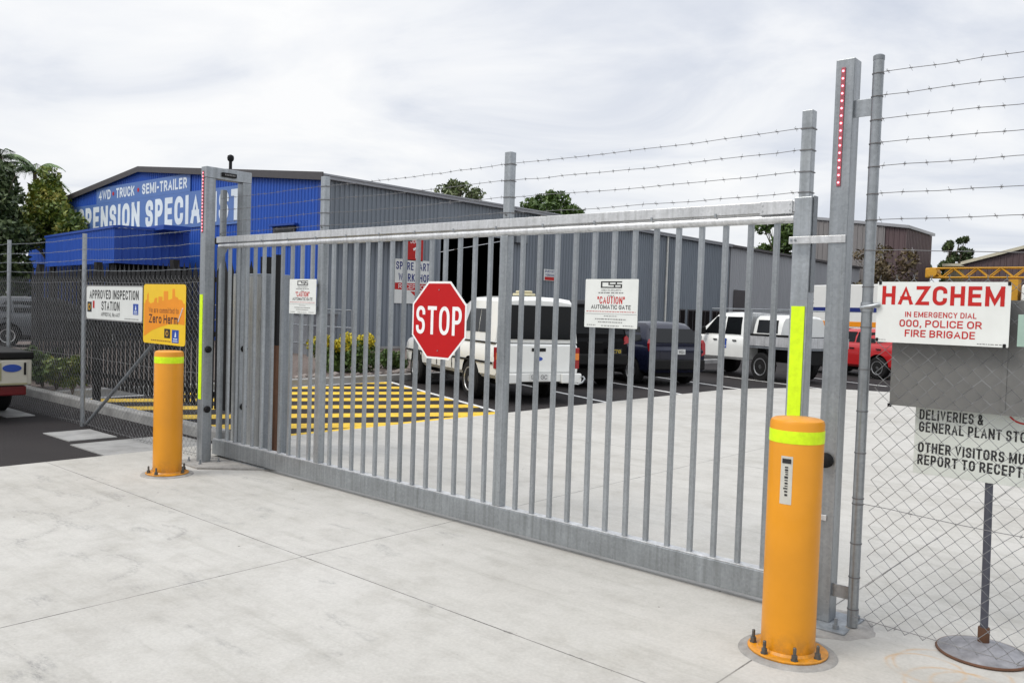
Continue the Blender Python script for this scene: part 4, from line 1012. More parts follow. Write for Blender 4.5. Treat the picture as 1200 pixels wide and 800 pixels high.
b = MB(); b.box((-23.2, 69.75, 0), (-21.7, 69.84, 6.4)); obj('doorway', b, DARKW, o)
o = hall('brown_gable_shed', 'wide brown gabled shed with cream edge at the far right', -16.3, 3.7, 70, 100, 6.1, 6.1, BROWNCLAD, BROWNCLAD, CREAMWALL, apex=(-6.3, 8.9))
o = hall('cream_building', 'low cream building between the brown sheds far behind', -19.6, -15.2, 78, 88, 6.5, 6.5, CREAMWALL, simple('olive_wall', (.14, .125, .085), .8), CREAMWALL)

# ------------------------------------------------------------------ vehicles
def wheel(root, x, side, W, r=.35, wd=.22, rim=CHROME, steer=0.):
    y = side*(W-wd*.5-.005)
    b = MB(); b.lathe([(r*.60, -wd/2), (r*.92, -wd/2), (r, -wd*.36), (r, wd*.36), (r*.92, wd/2), (r*.60, wd/2)], 32, (0, 0, 0), 'y')
    o = obj('wheel', b, TYRE, root, smooth=35, local=True); o.location = (x, y, r)
    b = MB(); s = side
    b.lathe([(r*.62, 0), (r*.62, s*.03), (r*.56, s*.028), (r*.5, s*.0), (r*.49, -s*.02)], 32, (0, s*(wd/2-.022), 0), 'y')
    for k in range(6):
        a = 2*PI*k/6; d = Vector((math.cos(a), 0, math.sin(a))); q = Vector((-math.sin(a), 0, math.cos(a)))
        p = [d*r*.12-q*.035, d*r*.52-q*.025, d*r*.52+q*.025, d*r*.12+q*.035]
        b.prism([v+Vector((0, s*(wd/2-.03), 0)) for v in p], (0, s*.02, 0))
    b.lathe([(r*.17, 0), (r*.15, s*.02)], 16, (0, s*(wd/2-.02), 0), 'y')
    o2 = obj('rim', b, rim, o, smooth=35, local=True)
    return o
def panel(root, name, pts, mat, th=.008):
    p = [Vector(q) for q in pts]; n = (p[1]-p[0]).cross(p[2]-p[0]).normalized()
    b = MB(); b.prism([q-n*th for q in p], n*(2*th)); return obj(name, b, mat, root, local=True)
def arches(o, xs, W, r, depth=.42):
    cs = []
    for x in xs:
        for s in (-1, 1):
            b = MB(); b.lathe([(r, -depth/2), (r, depth/2)], 36, (x, s*(W-depth/2+.06), r*.92), 'y')
            c = obj('cutter', b, TRIM); cs.append((c))
    M = o.matrix_world
    for c in cs: c.parent = None; c.matrix_world = M
    boolean_cut(o, cs)
def prof(w, zb, zbelt, zmid=None, tuck=.90, crown=.0, top=.93):
    zm = zmid or (zb+zbelt)*.52
    return [(w*tuck, zb), (w*.975, zb+.07), (w, zm), (w*.99, zm+(zbelt-zm)*.55), (w*.955, zbelt-.03), (w*top, zbelt), (w*.45, zbelt+crown)]
def cabp(wb, zb, wr, zr, crown=.025):
    return [(wb, zb), (wb-(wb-wr)*.45, zb+(zr-zb)*.5), (wr, zr-.07), (wr-.05, zr-.015), (wr*.62, zr+crown*.5), (.02, zr+crown)]
def vroot(name, lab, s, n_, deg=157., cat='car', group=None):
    h = Vector((math.cos(math.radians(deg)), math.sin(math.radians(deg)))); p = H_*s+R_*n_
    return thing(name, lab, cat, (p.x, p.y, .002), math.radians(deg), group)
def plate_no(root, x, y, z, body, mbg, mtx, w=.37, h=.12):
    b = MB(); b.box((x-.006, y-w/2, z-h/2), (x, y+w/2, z+h/2)); o = obj('number_plate', b, mbg, root, local=True)
    text(body, h*.85, (x-.0065, y, z-.002), o, mtx, rot=(PI/2, 0, -PI/2), bold=.006, maxw=w*.86, depth=.0006, local=True, name='plate_lettering')
GRP = 'vehicles parked in the yard'
# white ute with canopy (rear axle at local x = 0)
u = vroot('canopy_ute', 'white utility with canopy and dark rear window parked nearest behind the stop sign', 14.32, 6.93, cat='utility vehicle', group=GRP)
W = .86
b = MB(); b.loft([(-1.10, prof(W*.96, .50, 1.02)), (-1.06, prof(W*.985, .44, 1.06)), (0.9, prof(W, .42, 1.07)), (2.75, prof(W, .42, 1.04, crown=.01)), (3.5, prof(W*.97, .42, .98, crown=.05)), (3.85, prof(W*.9, .42, .93, crown=.03)), (3.95, prof(W*.82, .46, .80, crown=.01))])
bd = obj('body', b, CARWHITE, u, local=True, smooth=32); bpy.context.view_layer.update(); arches(bd, (0, 2.98), W, .41)
b = MB(); b.loft([(.86, cabp(W*.93, 1.06, .66, 1.66)), (1.0, cabp(W*.93, 1.06, .68, 1.72)), (1.9, cabp(W*.93, 1.06, .68, 1.73)), (2.15, cabp(W*.93, 1.06, .66, 1.68)), (2.80, cabp(W*.93, 1.05, W*.88, 1.13, .01))])
obj('cab', b, CARWHITE, u, local=True, smooth=32)
b = MB(); b.loft([(-1.04, cabp(W*.955, 1.075, .72, 1.80, .03)), (-.95, cabp(W*.955, 1.075, .735, 1.87, .03)), (.2, cabp(W*.955, 1.075, .73, 1.88, .03)), (.55, cabp(W*.955, 1.075, .70, 1.80, .03)), (.80, cabp(W*.955, 1.075, .66, 1.62, .02))])
obj('canopy', b, CARWHITE, u, local=True, smooth=32)
for s in (-1, 1):
    def sp(x, z, zb=1.075, zr=1.87, wb=W*.955, wr=.735): # point on canopy flank
        return (x, s*(wb-(wb-wr)*(z-zb)/(zr-.07-zb)+.004), z)
    panel(u, 'canopy_window', [sp(-.80, 1.24), sp(-.30, 1.24), sp(-.30, 1.66), sp(-.68, 1.66)], GLASS)
    panel(u, 'canopy_window', [sp(-.27, 1.24), sp(.42, 1.24), sp(.20, 1.66), sp(-.27, 1.66)], GLASS)
    def cp(x, z): return (x, s*(W*.93-(W*.93-.68)*(z-1.06)/(.60)+.004), z)
    panel(u, 'side_window', [cp(1.02, 1.12), cp(1.68, 1.12), cp(1.68, 1.60), cp(1.10, 1.60)], GLASS)
    panel(u, 'side_window', [cp(1.74, 1.12), cp(2.55, 1.12), cp(2.10, 1.60), cp(1.74, 1.60)], GLASS)
    b = MB(); b.box((-1.03, s*(W*.9), 1.066), (.78, s*(W*.975), 1.082)); obj('canopy_seal', b, TRIM, u, local=True)
    b = MB(); b.box((-1.03, s*(W-.005), .70), (3.6, s*(W+.006), .735), .003); obj('side_moulding', b, TRIM, u, local=True)
    b = MB(); b.box((-1.112, s*.70, .62), (-1.03, s*(W*.982), 1.0), .015); tl = obj('tail_light', b, LAMP_RED, u, local=True)
    b = MB(); b.box((-1.116, s*.715, .78), (-1.1125, s*(W*.965), .90)); obj('amber_lens', b, LAMP_AMB, tl, local=True)
    b = MB(); b.box((2.35, s*(W+.02), 1.08), (2.50, s*(W+.2), 1.26), .03); obj('mirror', b, CARWHITE, u, local=True)
    for x in (1.25, 1.95):
        b = MB(); b.box((x, s*(W-.002), .95), (x+.16, s*(W+.022), .985), .006); obj('door_handle', b, TRIM, u, local=True)
    b = MB()
    for x in (.88, 1.71, 2.62): b.box((x-.004, s*(W-.012), .50), (x+.004, s*(W+.0015), 1.03))
    obj('door_seam', b, TRIM, u, local=True)
    for x in (0, 2.98): wheel(u, x, s, W, .36, .24)
panel(u, 'rear_window', [(-1.056, .74, 1.14), (-1.056, -.74, 1.14), (-1.046, -.67, 1.74), (-1.046, .67, 1.74)], GLASS, .012)
b = MB(); b.box((-1.116, -.69, .56), (-1.101, .69, 1.035), .008); obj('tailgate', b, CARWHITE, u, local=True)
b = MB(); b.box((-1.128, -.14, .93), (-1.117, .14, .99), .004); obj('tailgate_handle', b, TRIM, u, local=True)
b = MB(); b.box((-1.24, -.83, .37), (-1.115, -.42, .545), .02); b.box((-1.24, .42, .37), (-1.115, .83, .545), .02); b.box((-1.20, -.419, .40), (-1.117, .419, .548), .01); obj('rear_bumper', b, CARWHITE, u, local=True)
plate_no(u, -1.205, .02, .485, '921 GC', simple('plate_white', (.62, .63, .62), .5), BLACKT, .37, .12)
b = MB(); b.lathe([(.085, -.006), (.085, 0)], 24, (0, 0, 0), 'x'); bmesh.ops.scale(b.bm, vec=(1, 1, .45), verts=b.bm.verts[:]); bmesh.ops.translate(b.bm, vec=(-1.1165, .0, .80), verts=b.bm.verts[:]); obj('oval_badge', b, LOGOBLUE, u, local=True)
b = MB(); b.tube([(-1.15, -.62, .40), (-1.26, -.66, .36), (-1.34, -.70, .36), (-1.38, -.76, .40), (-1.36, -.82, .46), (-1.28, -.84, .49), (-1.18, -.8, .47)], .016, 10); obj('tow_hook', b, GALV, u, local=True, smooth=50)
b = MB(); b.box((-.62, -.16, 1.915), (-.30, .16, 1.96), .015); b.box((-.58, -.12, 1.962), (-.34, .12, 2.01), .02); obj('roof_vent', b, CREAM, u, local=True)
b = MB(); b.box((-.6, -.55, .30), (3.4, .55, .42)); obj('chassis', b, TRIM, u, local=True)
b = MB(); b.box((3.93, -.7, .42), (4.05, .7, .62), .03); obj('front_bumper', b, TRIM, u, local=True)

def wagon(name, lab, s, n_, Lr, Lf, wb, W, zb, zbelt, zr, paint, roof_r, roof_f, wind_f, hood_z, cat='car', rear_slope=.12, win_b=None, r=.33, deg=157., group=GRP, tail=None, plate=None, tall_lights=False):
    """hatch / wagon: rear overhang Lr, front Lf ahead of the rear axle"""
    o = vroot(name, lab, s, n_, deg, cat, group)
    b = MB(); b.loft([(-Lr, prof(W*.90, zb+.12, zbelt-.10)), (-Lr+.05, prof(W*.95, zb+.03, zbelt-.02)), (-Lr+.35, prof(W*.99, zb, zbelt)), (wind_f, prof(W, zb, zbelt, crown=.01)), (wind_f+.45, prof(W*.985, zb, hood_z+.02, crown=.04)), (Lf-.25, prof(W*.93, zb, hood_z-.10, crown=.05)), (Lf-.04, prof(W*.85, zb+.06, hood_z-.22, crown=.02)), (Lf, prof(W*.78, zb+.12, hood_z-.30))])
    bd = obj('body', b, paint, o, local=True, smooth=34); bpy.context.view_layer.update(); arches(bd, (0, wb), W, r+.05)
    wr = W*.74; wbm = W*.925
    b = MB(); b.loft([(-Lr+.06, cabp(wbm, zbelt-.03, wbm*.98, zbelt+.05, .01)), (-Lr+.06+rear_slope, cabp(wbm, zbelt-.01, wr*1.02, zr-.09)), (-Lr+.22+rear_slope, cabp(wbm, zbelt-.01, wr, zr-.01)), (roof_r, cabp(wbm, zbelt-.01, wr, zr)), (roof_f, cabp(wbm, zbelt-.01, wr*.98, zr-.03)), (wind_f+.25, cabp(wbm, zbelt-.01, wbm*.96, zbelt+.06, .01))])
    obj('cabin', b, paint, o, local=True, smooth=34)
    zt = zr-.12; zl = zbelt+.05
    for sd in (-1, 1):
        def q(x, z): return (x, sd*(wbm-(wbm-wr)*(z-zbelt)/(zr-.07-zbelt)+.006), z)
        xm = (roof_r+roof_f)/2+.1
        panel(o, 'side_window', [q(-Lr+.42, zl+.06), q(xm-.45-.35, zl), q(xm-.5-.35, zt), q(-Lr+.36+rear_slope, zt)], GLASS)
        panel(o, 'side_window', [q(xm-.74, zl), q(xm-.04, zl), q(xm-.04, zt), q(xm-.78, zt)], GLASS)
        panel(o, 'side_window', [q(xm+.02, zl), q(wind_f-.02, zl), q(roof_f-.02, zt), q(xm+.02, zt)], GLASS)
        th_ = .34 if tall_lights else .17
        b = MB(); zc = zbelt-.06; b.prism([(-Lr-.010, sd*W*.80, zc-th_*.5), (-Lr-.010, sd*W*.93, zc-th_*.35), (-Lr+.03, sd*W*.955, zc+th_*.35), (-Lr+.045, sd*W*.90, zc+th_*.62), (-Lr+.03, sd*W*.84, zc+th_*.4)], (.09, 0, .0)); obj('tail_light', b, LAMP_RED, o, local=True)
        b = MB(); b.box((wind_f-.15, sd*(W*.97), zbelt+.0), (wind_f, sd*(W*.97+.19), zbelt+.14), .03); obj('mirror', b, paint, o, local=True)
        b = MB(); b.box((-.1, sd*(W-.004), zbelt-.14), (.06, sd*(W+.02), zbelt-.11), .005); b.box((.85, sd*(W-.004), zbelt-.14), (1.02, sd*(W+.02), zbelt-.11), .005); obj('door_handle', b, TRIM, o, local=True)
        for x in (0, wb): wheel(o, x, sd, W, r, .21)
    fx = lambda z: -Lr+.06+rear_slope*(z-zbelt-.05)/(zr-.14-zbelt)-.006
    panel(o, 'rear_window', [(fx(zbelt+.07), wbm*.90, zbelt+.07), (fx(zbelt+.07), -wbm*.90, zbelt+.07), (fx(zr-.15), -wr*.97, zr-.15), (fx(zr-.15), wr*.97, zr-.15)], GLASS, .014)
    b = MB(); b.box((-Lr-.004, -W*.62, zbelt-.42), (-Lr+.001, -W*.615, zbelt-.09)); b.box((-Lr-.004, W*.615, zbelt-.42), (-Lr+.001, W*.62, zbelt-.09)); b.box((-Lr-.012, -.2, zbelt-.13), (-Lr+.001, .2, zbelt-.10)); obj('tailgate_trim', b, CHROME if not plate else TRIM, o, local=True)
    b = MB(); b.box((-Lr-.05, -W*.9, zb+.10), (-Lr+.06, W*.9, zb+.34), .03); obj('rear_bumper', b, TRIM if tail is None else tail, o, local=True)
    if plate: plate_no(o, -Lr-.012 if plate[3] is None else -Lr-plate[3], plate[4], plate[5], plate[0], plate[1], plate[2])
    b = MB(); b.box((-Lr+.2, -W*.7, .2), (Lf-.3, W*.7, zb+.02)); obj('underbody', b, TRIM, o, local=True)
    return o
bp_ = wagon('black_wagon', 'black four wheel drive wagon parked right of the white canopy utility', 15.6+.95, 9.55, .95, 3.75, 2.75, .93, .42, 1.12, 1.90, CARBLACK, -.3, 1.7, 2.15, 1.12, cat='four wheel drive', rear_slope=.07, r=.38, plate=('JZ78', simple('plate_black', (.01, .01, .01), .5), simple('plate_yellow', (.62, .45, .02), .5), .06, -.48, .82), tall_lights=False)
hb = wagon('navy_hatchback', 'dark navy hatchback with red tail lights parked between black wagon and tray utility', 15.95+.72, 12.05, .72, 3.22, 2.49, .84, .28, .93, 1.47, CARNAVY, .35, 1.35, 2.15, .90, rear_slope=.32, r=.31, plate=('284 MQA', simple('plate_white', (.62, .63, .62), .5), BLACKT, .014, .0, .80), tall_lights=True)
rc_ = wagon('red_car', 'red hatchback parked far right behind the latch post', 17.2, 20.9, .75, 3.3, 2.6, .86, .30, .98, 1.45, CARRED, .3, 1.3, 2.1, .92, rear_slope=.35, r=.32)

# white dual cab with aluminium tray
u = vroot('tray_utility', 'white dual cab utility with aluminium tray and ladder rack parked beside navy hatchback', 17.0, 16.35, cat='utility vehicle', group=GRP)
W = .87
b = MB(); b.loft([(.62, prof(W*.985, .52, 1.10)), (.70, prof(W, .50, 1.13)), (2.55, prof(W, .48, 1.12, crown=.01)), (3.3, prof(W*.97, .48, 1.06, crown=.05)), (3.75, prof(W*.9, .48, .98, crown=.03)), (3.9, prof(W*.8, .52, .84))])
bd = obj('body', b, CARWHITE, u, local=True, smooth=32); bpy.context.view_layer.update(); arches(bd, (3.05,), W, .42)
b = MB(); b.loft([(.66, cabp(W*.93, 1.11, .66, 1.68)), (.80, cabp(W*.93, 1.11, .70, 1.76)), (1.75, cabp(W*.93, 1.11, .70, 1.78)), (2.0, cabp(W*.93, 1.11, .67, 1.73)), (2.75, cabp(W*.93, 1.10, W*.88, 1.18, .01))])
obj('cab', b, CARWHITE, u, local=True, smooth=32)
for s in (-1, 1):
    def cp(x, z): return (x, s*(W*.93-(W*.93-.70)*(z-1.11)/.60+.005), z)
    panel(u, 'side_window', [cp(.85, 1.18), cp(1.50, 1.18), cp(1.50, 1.66), cp(.90, 1.66)], GLASS); panel(u, 'side_window', [cp(1.57, 1.18), cp(2.42, 1.18), cp(1.95, 1.66), cp(1.57, 1.66)], GLASS)
    b = MB(); b.box((-1.25, s*.90, .92), (.55, s*.925, 1.18), .004)
    for x in (-1.0, -.6, -.2, .2): b.box((x-.012, s*.9255, .93), (x+.012, s*.94, 1.17))
    obj('tray_side', b, ALU, u, local=True)
    b = MB(); b.box((2.2, s*(W+.02), 1.14), (2.36, s*(W+.22), 1.36), .03); obj('mirror', b, TRIM, u, local=True)
    for x in (.95, 1.75):
        b = MB(); b.box((x, s*(W-.002), 1.0), (x+.15, s*(W+.022), 1.035), .006); obj('door_handle', b, TRIM, u, local=True)
    b = MB()
    for x in (1.53, 2.45): b.box((x-.004, s*(W-.012), .56), (x+.004, s*(W+.0015), 1.09))
    obj('door_seam', b, TRIM, u, local=True)
    for x in (0, 3.05): wheel(u, x, s, W, .37, .24)
    b = MB(); b.prism([(-.15, s*.88, .915), (-.45, s*.88, .915), (-.62, s*.88, .42), (-.55, s*.88, .42)], (0, -s*.02, 0)); obj('mud_flap', b, TRIM, u, local=True)
    b = MB()
    for x in (-1.2, .45): b.tube([(x, s*.86, 1.19), (x, s*.80, 1.86)], .02, 8)
    b.tube([(-1.25, s*.8, 1.87), (2.3, s*.62, 1.88)], .02, 8); obj('ladder_rack', b, GALV_D, u, local=True)
b = MB(); b.box((1.35, W+.001, .80), (1.58, W+.006, 1.06)); lg = obj('door_logo', b, LOGOBLUE, u, local=True)
b = MB(); b.prism([(1.45, W+.007, .92), (1.49, W+.007, .92), (1.48, W+.007, 1.0), (1.46, W+.007, 1.03)], (0, .001, 0)); b.box((1.38, W+.0065, .84), (1.55, W+.008, .87)); obj('logo_mark', b, WHITET, lg, local=True)
b = MB(); b.box((-1.25, -.899, .86), (.55, .899, .915)); obj('tray_floor', b, GALV_D, u, local=True)
b = MB(); b.box((-1.275, -.92, .92), (-1.252, .92, 1.18), .004); obj('tailboard', b, ALU, u, local=True)
b = MB(); b.loft([(-.62, cabp(.78, 1.19, .68, 1.66)), (-.52, cabp(.78, 1.19, .69, 1.72)), (.30, cabp(.78, 1.19, .69, 1.72)), (.40, cabp(.78, 1.19, .67, 1.68))]); obj('canopy', b, CARWHITE, u, local=True, smooth=32)
for s in (-1, 1):
    def sq(x, z): return (x, s*(.78-.09*(z-1.19)/.46+.006), z)
    panel(u, 'canopy_window', [sq(-.50, 1.26), sq(.27, 1.26), sq(.27, 1.60), sq(-.46, 1.60)], GLASS)
    b = MB(); b.box((-1.26, s*.885, 1.1805), (.56, s*.935, 1.235), .006); obj('tray_rail', b, TRIM, u, local=True)
b = MB(); b.box((-1.2, -.4, .5), (3.5, .4, .85)); obj('chassis', b, TRIM, u, local=True)
b = MB(); b.box((.57, -.8, .92), (.60, .8, 1.78), .004); obj('headboard', b, ALU, u, local=True)

# banded delivery truck beyond
o = thing('delivery_truck', 'white box truck with navy and orange bands parked behind the red car', 'truck', (-12.2, 36.6, 0.002), math.radians(-23), GRP)
b = MB(); b.box((-2.6, -1.15, .95), (2.6, 1.15, 3.15), .03); obj('box_body', b, CARWHITE, o, local=True)
for z0, z1, m_, nm in ((2.02, 2.20, NAVYT, 'navy_band'), (1.42, 1.62, SIGNO, 'orange_band'), (1.28, 1.36, LAMP_RED, 'red_band')):
    b = MB(); b.box((-2.61, -1.162, z0), (2.61, 1.162, z1)); obj(nm, b, m_, o, local=True)
text('rt', .40, (-1.95, -1.163, 2.5), o, BLACKT, rot=(PI/2, 0, 0), bold=.02, local=True); text('ect', .40, (-.5, -1.163, 2.5), o, BLACKT, rot=(PI/2, 0, 0), bold=.02, local=True)
b = MB(); b.loft([(2.7, prof(1.08, .6, 2.3)), (3.9, prof(1.08, .5, 1.6)), (4.5, prof(1.0, .5, 1.2))]); obj('cab', b, CARWHITE, o, local=True, smooth=32)
b = MB(); b.box((-2.5, -.5, .6), (4.2, .5, .94)); obj('chassis', b, TRIM, o, local=True)
for x in (-1.6, 3.4):
    for s in (-1, 1): wheel(o, x, s, 1.1, .45, .28)

# ute at the left edge, outside the fence
o = thing('beige_ute', 'rear corner of a beige tray vehicle with red tail lamp at left edge', 'utility vehicle', (-13.28, 3.40, .002), math.radians(176))
b = MB(); b.box((-1.2, -.86, .46), (1.3, .86, .80), .02); obj('tray_body', b, TAN, o, local=True)
b = MB(); b.box((-1.22, -.88, .805), (1.3, .88, .90), .02); obj('tray_rail', b, TRIM, o, local=True)
b = MB(); b.box((-1.222, -.80, .485), (-1.202, .80, .785), .006); tg = obj('tailgate', b, TAN, o, local=True)
b = MB(); b.box((-1.228, -.50, .53), (-1.2225, -.40, .76)); b.box((-1.228, -.80, .475), (-1.2225, .80, .495)); obj('tailgate_trim', b, simple('khaki_trim', (.30, .28, .16), .5), tg, local=True)
b = MB(); b.lathe([(.11, -.006), (.11, 0)], 24, (0, 0, 0), 'x'); bmesh.ops.scale(b.bm, vec=(1, 1, .45), verts=b.bm.verts[:]); bmesh.ops.translate(b.bm, vec=(-1.2235, -.62, .69), verts=b.bm.verts[:]); obj('oval_badge', b, LOGOBLUE, o, local=True)
for s in (-1, 1):
    b = MB(); b.box((-1.19, s*.20, .33), (-1.05, s*.80, .452), .015); obj('tail_light', b, simple('dull_red_lens', (.13, .004, .006), .3), o, local=True)
    for x in (0, 2.9): wheel(o, x, s, .86, .36, .22)
    b = MB(); b.box((-1.235, s*.77-.012, .60), (-1.223, s*.77+.012, .76)); obj('latch', b, TRIM, tg, local=True)
b = MB(); b.loft([(1.35, prof(.86, .5, 1.1)), (3.1, prof(.86, .5, 1.05)), (4.0, prof(.8, .5, .9))]); obj('cab_body', b, TAN, o, local=True, smooth=32)
b = MB(); b.loft([(1.4, cabp(.8, 1.1, .66, 1.7)), (2.2, cabp(.8, 1.1, .66, 1.72)), (3.0, cabp(.8, 1.05, .75, 1.12))]); obj('cab_roof', b, TAN, o, local=True, smooth=32)
panel(o, 'rear_window', [(1.385, .6, 1.2), (1.385, -.6, 1.2), (1.40, -.55, 1.6), (1.40, .55, 1.6)], GLASS)
b = MB(); b.box((-1.0, -.4, .38), (3.6, .4, .45)); obj('chassis', b, TRIM, o, local=True)
b = MB(); b.tube([(-1.0, 0, .30), (-1.28, 0, .30)], .03, 10); b.lathe([(.03, .30), (.035, .35), (.0, .38)], 12, (-1.27, 0, 0)); obj('tow_bar', b, CHROME, o, local=True, smooth=50)
# grey car glimpsed through the palisade
gc = wagon('grey_car', 'pale grey blue car glimpsed behind the palisade at far left', 0, 0, .75, 3.2, 2.55, .85, .28, .95, 1.44, GREYPAINT, .3, 1.3, 2.1, .92, rear_slope=.35, r=.32)
gc.location = (-27.5, 8.9, .13); gc.rotation_euler.z = math.radians(70)

# crane truck at the far right
o = thing('crane_truck', 'white truck carrying a long yellow lattice crane boom at far right', 'crane', (-6.6, 40, .002))
def lattice(a, c, w, n, b):
    a, c = Vector(a), Vector(c); d = (c-a)
    offs = [Vector((0, y, z)) for y in (-w/2, w/2) for z in (-w/2, w/2)]
    for f in offs: b.tube([a+f, c+f], .035, 5)
    for i in range(n):
        p, q = a+d*(i/n), a+d*((i+1)/n); k = i % 2
        for f, g_ in ((offs[0], offs[1]), (offs[2], offs[3]), (offs[0], offs[2]), (offs[1], offs[3])):
            b.tube([p+(f if k else g_), q+(g_ if k else f)], .03, 4)
b = MB(); lattice((-10.6, 40, 3.86), (3.0, 40, 3.86), .40, 30, b); obj('boom', b, CRANEY, o)
b = MB(); b.box((-10.8, 39.75, 3.64), (-10.4, 40.25, 4.08), .05); b.lathe([(.2, -.34), (.2, .34)], 16, (-10.5, 40, 3.88), 'y'); obj('boom_head', b, CRANEY, o)
b = MB(); b.box((-7.55, 39.7, 1.2), (-7.2, 40.3, 3.58)); obj('boom_rest', b, CRANEY, o)
b = MB(); b.box((-6.95, 38.9, 1.3), (-5.0, 41.1, 3.35), .12); obj('cab', b, CARWHITE, o)
b = MB(); b.box((-6.965, 39.1, 2.35), (-6.951, 40.9, 3.1)); b.box((-6.7, 38.885, 2.35), (-5.6, 38.899, 3.1)); obj('cab_window', b, GLASS, o)
b = MB(); b.box((-7.4, 39.0, .75), (4.0, 41.0, 1.29), .03); obj('chassis', b, TRIM, o)
for x in (-6.1, 1.5, 3.0):
    for y in (38.95, 40.75):
        b = MB(); b.lathe([(.3, -.14), (.5, -.14), (.5, .14), (.3, .14)], 24, (x, y+.15, .5), 'y'); obj('wheel', b, TYRE, o, smooth=35)

# ------------------------------------------------------------------ vegetation
def leaves(b, clumps, n, size, rnd, flat=.5, bias=1.0):
    tot = sum(c[3]**2 for c in clumps)
    for cx, cy, cz, r in clumps:
        k = max(4, int(n*r*r/tot))
        for _ in range(k):
            while True:
                v = Vector((rnd.uniform(-1, 1), rnd.uniform(-1, 1), rnd.uniform(-1, 1)))
                if .02 < v.length <= 1: break
            v = v.normalized()*(v.length**.45)*r*rnd.uniform(.72, 1.12)
            p = Vector((cx, cy, cz))+Vector((v.x, v.y, v.z*.85))
            s_ = size*rnd.uniform(.6, 1.4)
            d = Vector((rnd.gauss(0, 1), rnd.gauss(0, 1), rnd.gauss(0, 1)-.2)).normalized(); e = d.cross(Vector((rnd.gauss(0, 1), rnd.gauss(0, 1), rnd.gauss(0, 1)))).normalized()
            q = [p-d*s_*.5, p+e*s_*flat*.5, p+d*s_*.5, p-e*s_*flat*.5]
            b.face([b.bm.verts.new(x) for x in q])
def tree(name, lab, base, trunk_h, clumps, n, size, mat, group=None, tr=.12, seed=1, flat=.5, cat='tree'):
    rnd = random.Random(seed); o = thing(name, lab, cat, base, 0, group); bx, by, bz = base
    b = MB(); top = Vector((bx, by, bz+trunk_h)); b.tube([base, (bx+.05, by, bz+trunk_h*.5), top], tr, 8, r2=tr*.6)
    for cx, cy, cz, r in clumps:
        c = Vector((cx, cy, cz)); st = Vector((bx, by, bz+trunk_h*rnd.uniform(.55, .98))); mid = st.lerp(c, .5)+Vector((rnd.uniform(-.1, .1), rnd.uniform(-.1, .1), .1))
        b.tube([st, mid, c], tr*.42, 5, r2=tr*.12)
        for _ in range(3): b.tube([mid, c+Vector((rnd.gauss(0, .5), rnd.gauss(0, .5), rnd.gauss(.1, .5)))*r], tr*.16, 4, r2=tr*.05)
    obj('trunk', b, TRUNK, o, smooth=50)
    b = MB(); leaves(b, clumps, n, size, rnd, flat); obj('crown', b, mat, o)
    return o
def cl(seed, cx, cy, z0, z1, rx, n, rmin, rmax, shape=lambda u: 1., ry=None):
    rnd = random.Random(seed); out_ = []
    for i in range(n):
        u = (i+.5)/n; a = rnd.random()*2*PI; rr = rnd.random()**.6
        w_ = shape(u); out_.append((cx+math.cos(a)*rr*rx*w_, cy+math.sin(a)*rr*(ry or rx)*w_, z0+(z1-z0)*u, rnd.uniform(rmin, rmax)*(.55+.45*w_)))
    return out_
# olive tree before the blue gable
cone = lambda u: max(.18, 1.05-.9*u) if u > .25 else .75+u
tree('olive_tree', 'bushy olive green tree with yellowish top before the blue gable', (-44.2, 16.2, .1), 4.5, cl(3, -44.4, 16.0, 4.2, 7.0, 3.1, 38, .6, 1.0, cone, .9) + [(-44.2, 16, 7.45, .5), (-44.1, 16, 6.8, .65), (-41.6, 16, 4.6, .6), (-41.0, 16, 4.4, .45), (-41.0, 15.9, 5.1, .55), (-40.4, 15.9, 4.9, .35)], 15000, .24, LEAF_OLIVE, tr=.13, seed=5)
tree('dark_tree', 'dark dense tree at the left frame edge beneath the palm', (-42.8, 13.2, .1), 4.5, cl(8, -42.7, 13.2, 1.4, 7.4, 2.5, 36, .6, 1.1, lambda u: 1-.35*u, 1.2), 14000, .26, LEAF_DARK, tr=.16, seed=6)
def palm(base, h, seed, n=15, ln=2.6, lean=(0, 0)):
    rnd = random.Random(seed); o = thing('palm_tree', 'tall palm with arching fronds above the dark tree at left', 'palm tree', base)
    b = MB(); top = Vector(base)+Vector((lean[0], lean[1], h)); b.tube([base, Vector(base).lerp(top, .5)+Vector((.1, 0, 0)), top], .16, 10, r2=.10); obj('trunk', b, TRUNK, o, smooth=50)
    for i in range(n):
        b = MB(); a = 2*PI*i/n+rnd.uniform(-.25, .25); el = rnd.uniform(.1, 1.2); d = Vector((math.cos(a), math.sin(a), 0)); pts = []; L_ = ln*rnd.uniform(.8, 1.1)
        for k in range(13):
            u = k/12; pts.append(top+d*L_*u*math.cos(el*.7)*(1-.12*u) + Vector((0, 0, L_*(math.sin(el)*u-.75*u*u))))
        b.tube(pts, .028, 5, r2=.006)
        side = d.cross(Vector((0, 0, 1)))
        for k in range(1, 13):
            for f in (0., .33, .66):
                if k == 12 and f: continue
                p = pts[k].lerp(pts[min(k+1, 12)], f); u = (k+f)/12; ll = .62*math.sin(PI*min(1, .15+.85*u))**.6*(1.05-.45*u)
                for s_ in (-1, 1):
                    e = (side*s_+d*.55+Vector((0, 0, -.35-rnd.random()*.3))).normalized(); w_ = d*.026
                    b.face([b.bm.verts.new(x) for x in (p-w_, p+w_, p+e*ll*.6+w_*.7, p+e*ll, p+e*ll*.6-w_*.7)])
        obj('frond', b, LEAF_PALM, o)
    return o
palm((-50.6, 17.6, .1), 8.3, 4, n=15, ln=2.3)
p2 = palm((-50.9, 16.0, .1), 8.9, 11, n=13, ln=2.2); p2['label'] = 'taller palm cut off by the left frame edge above the dark tree'
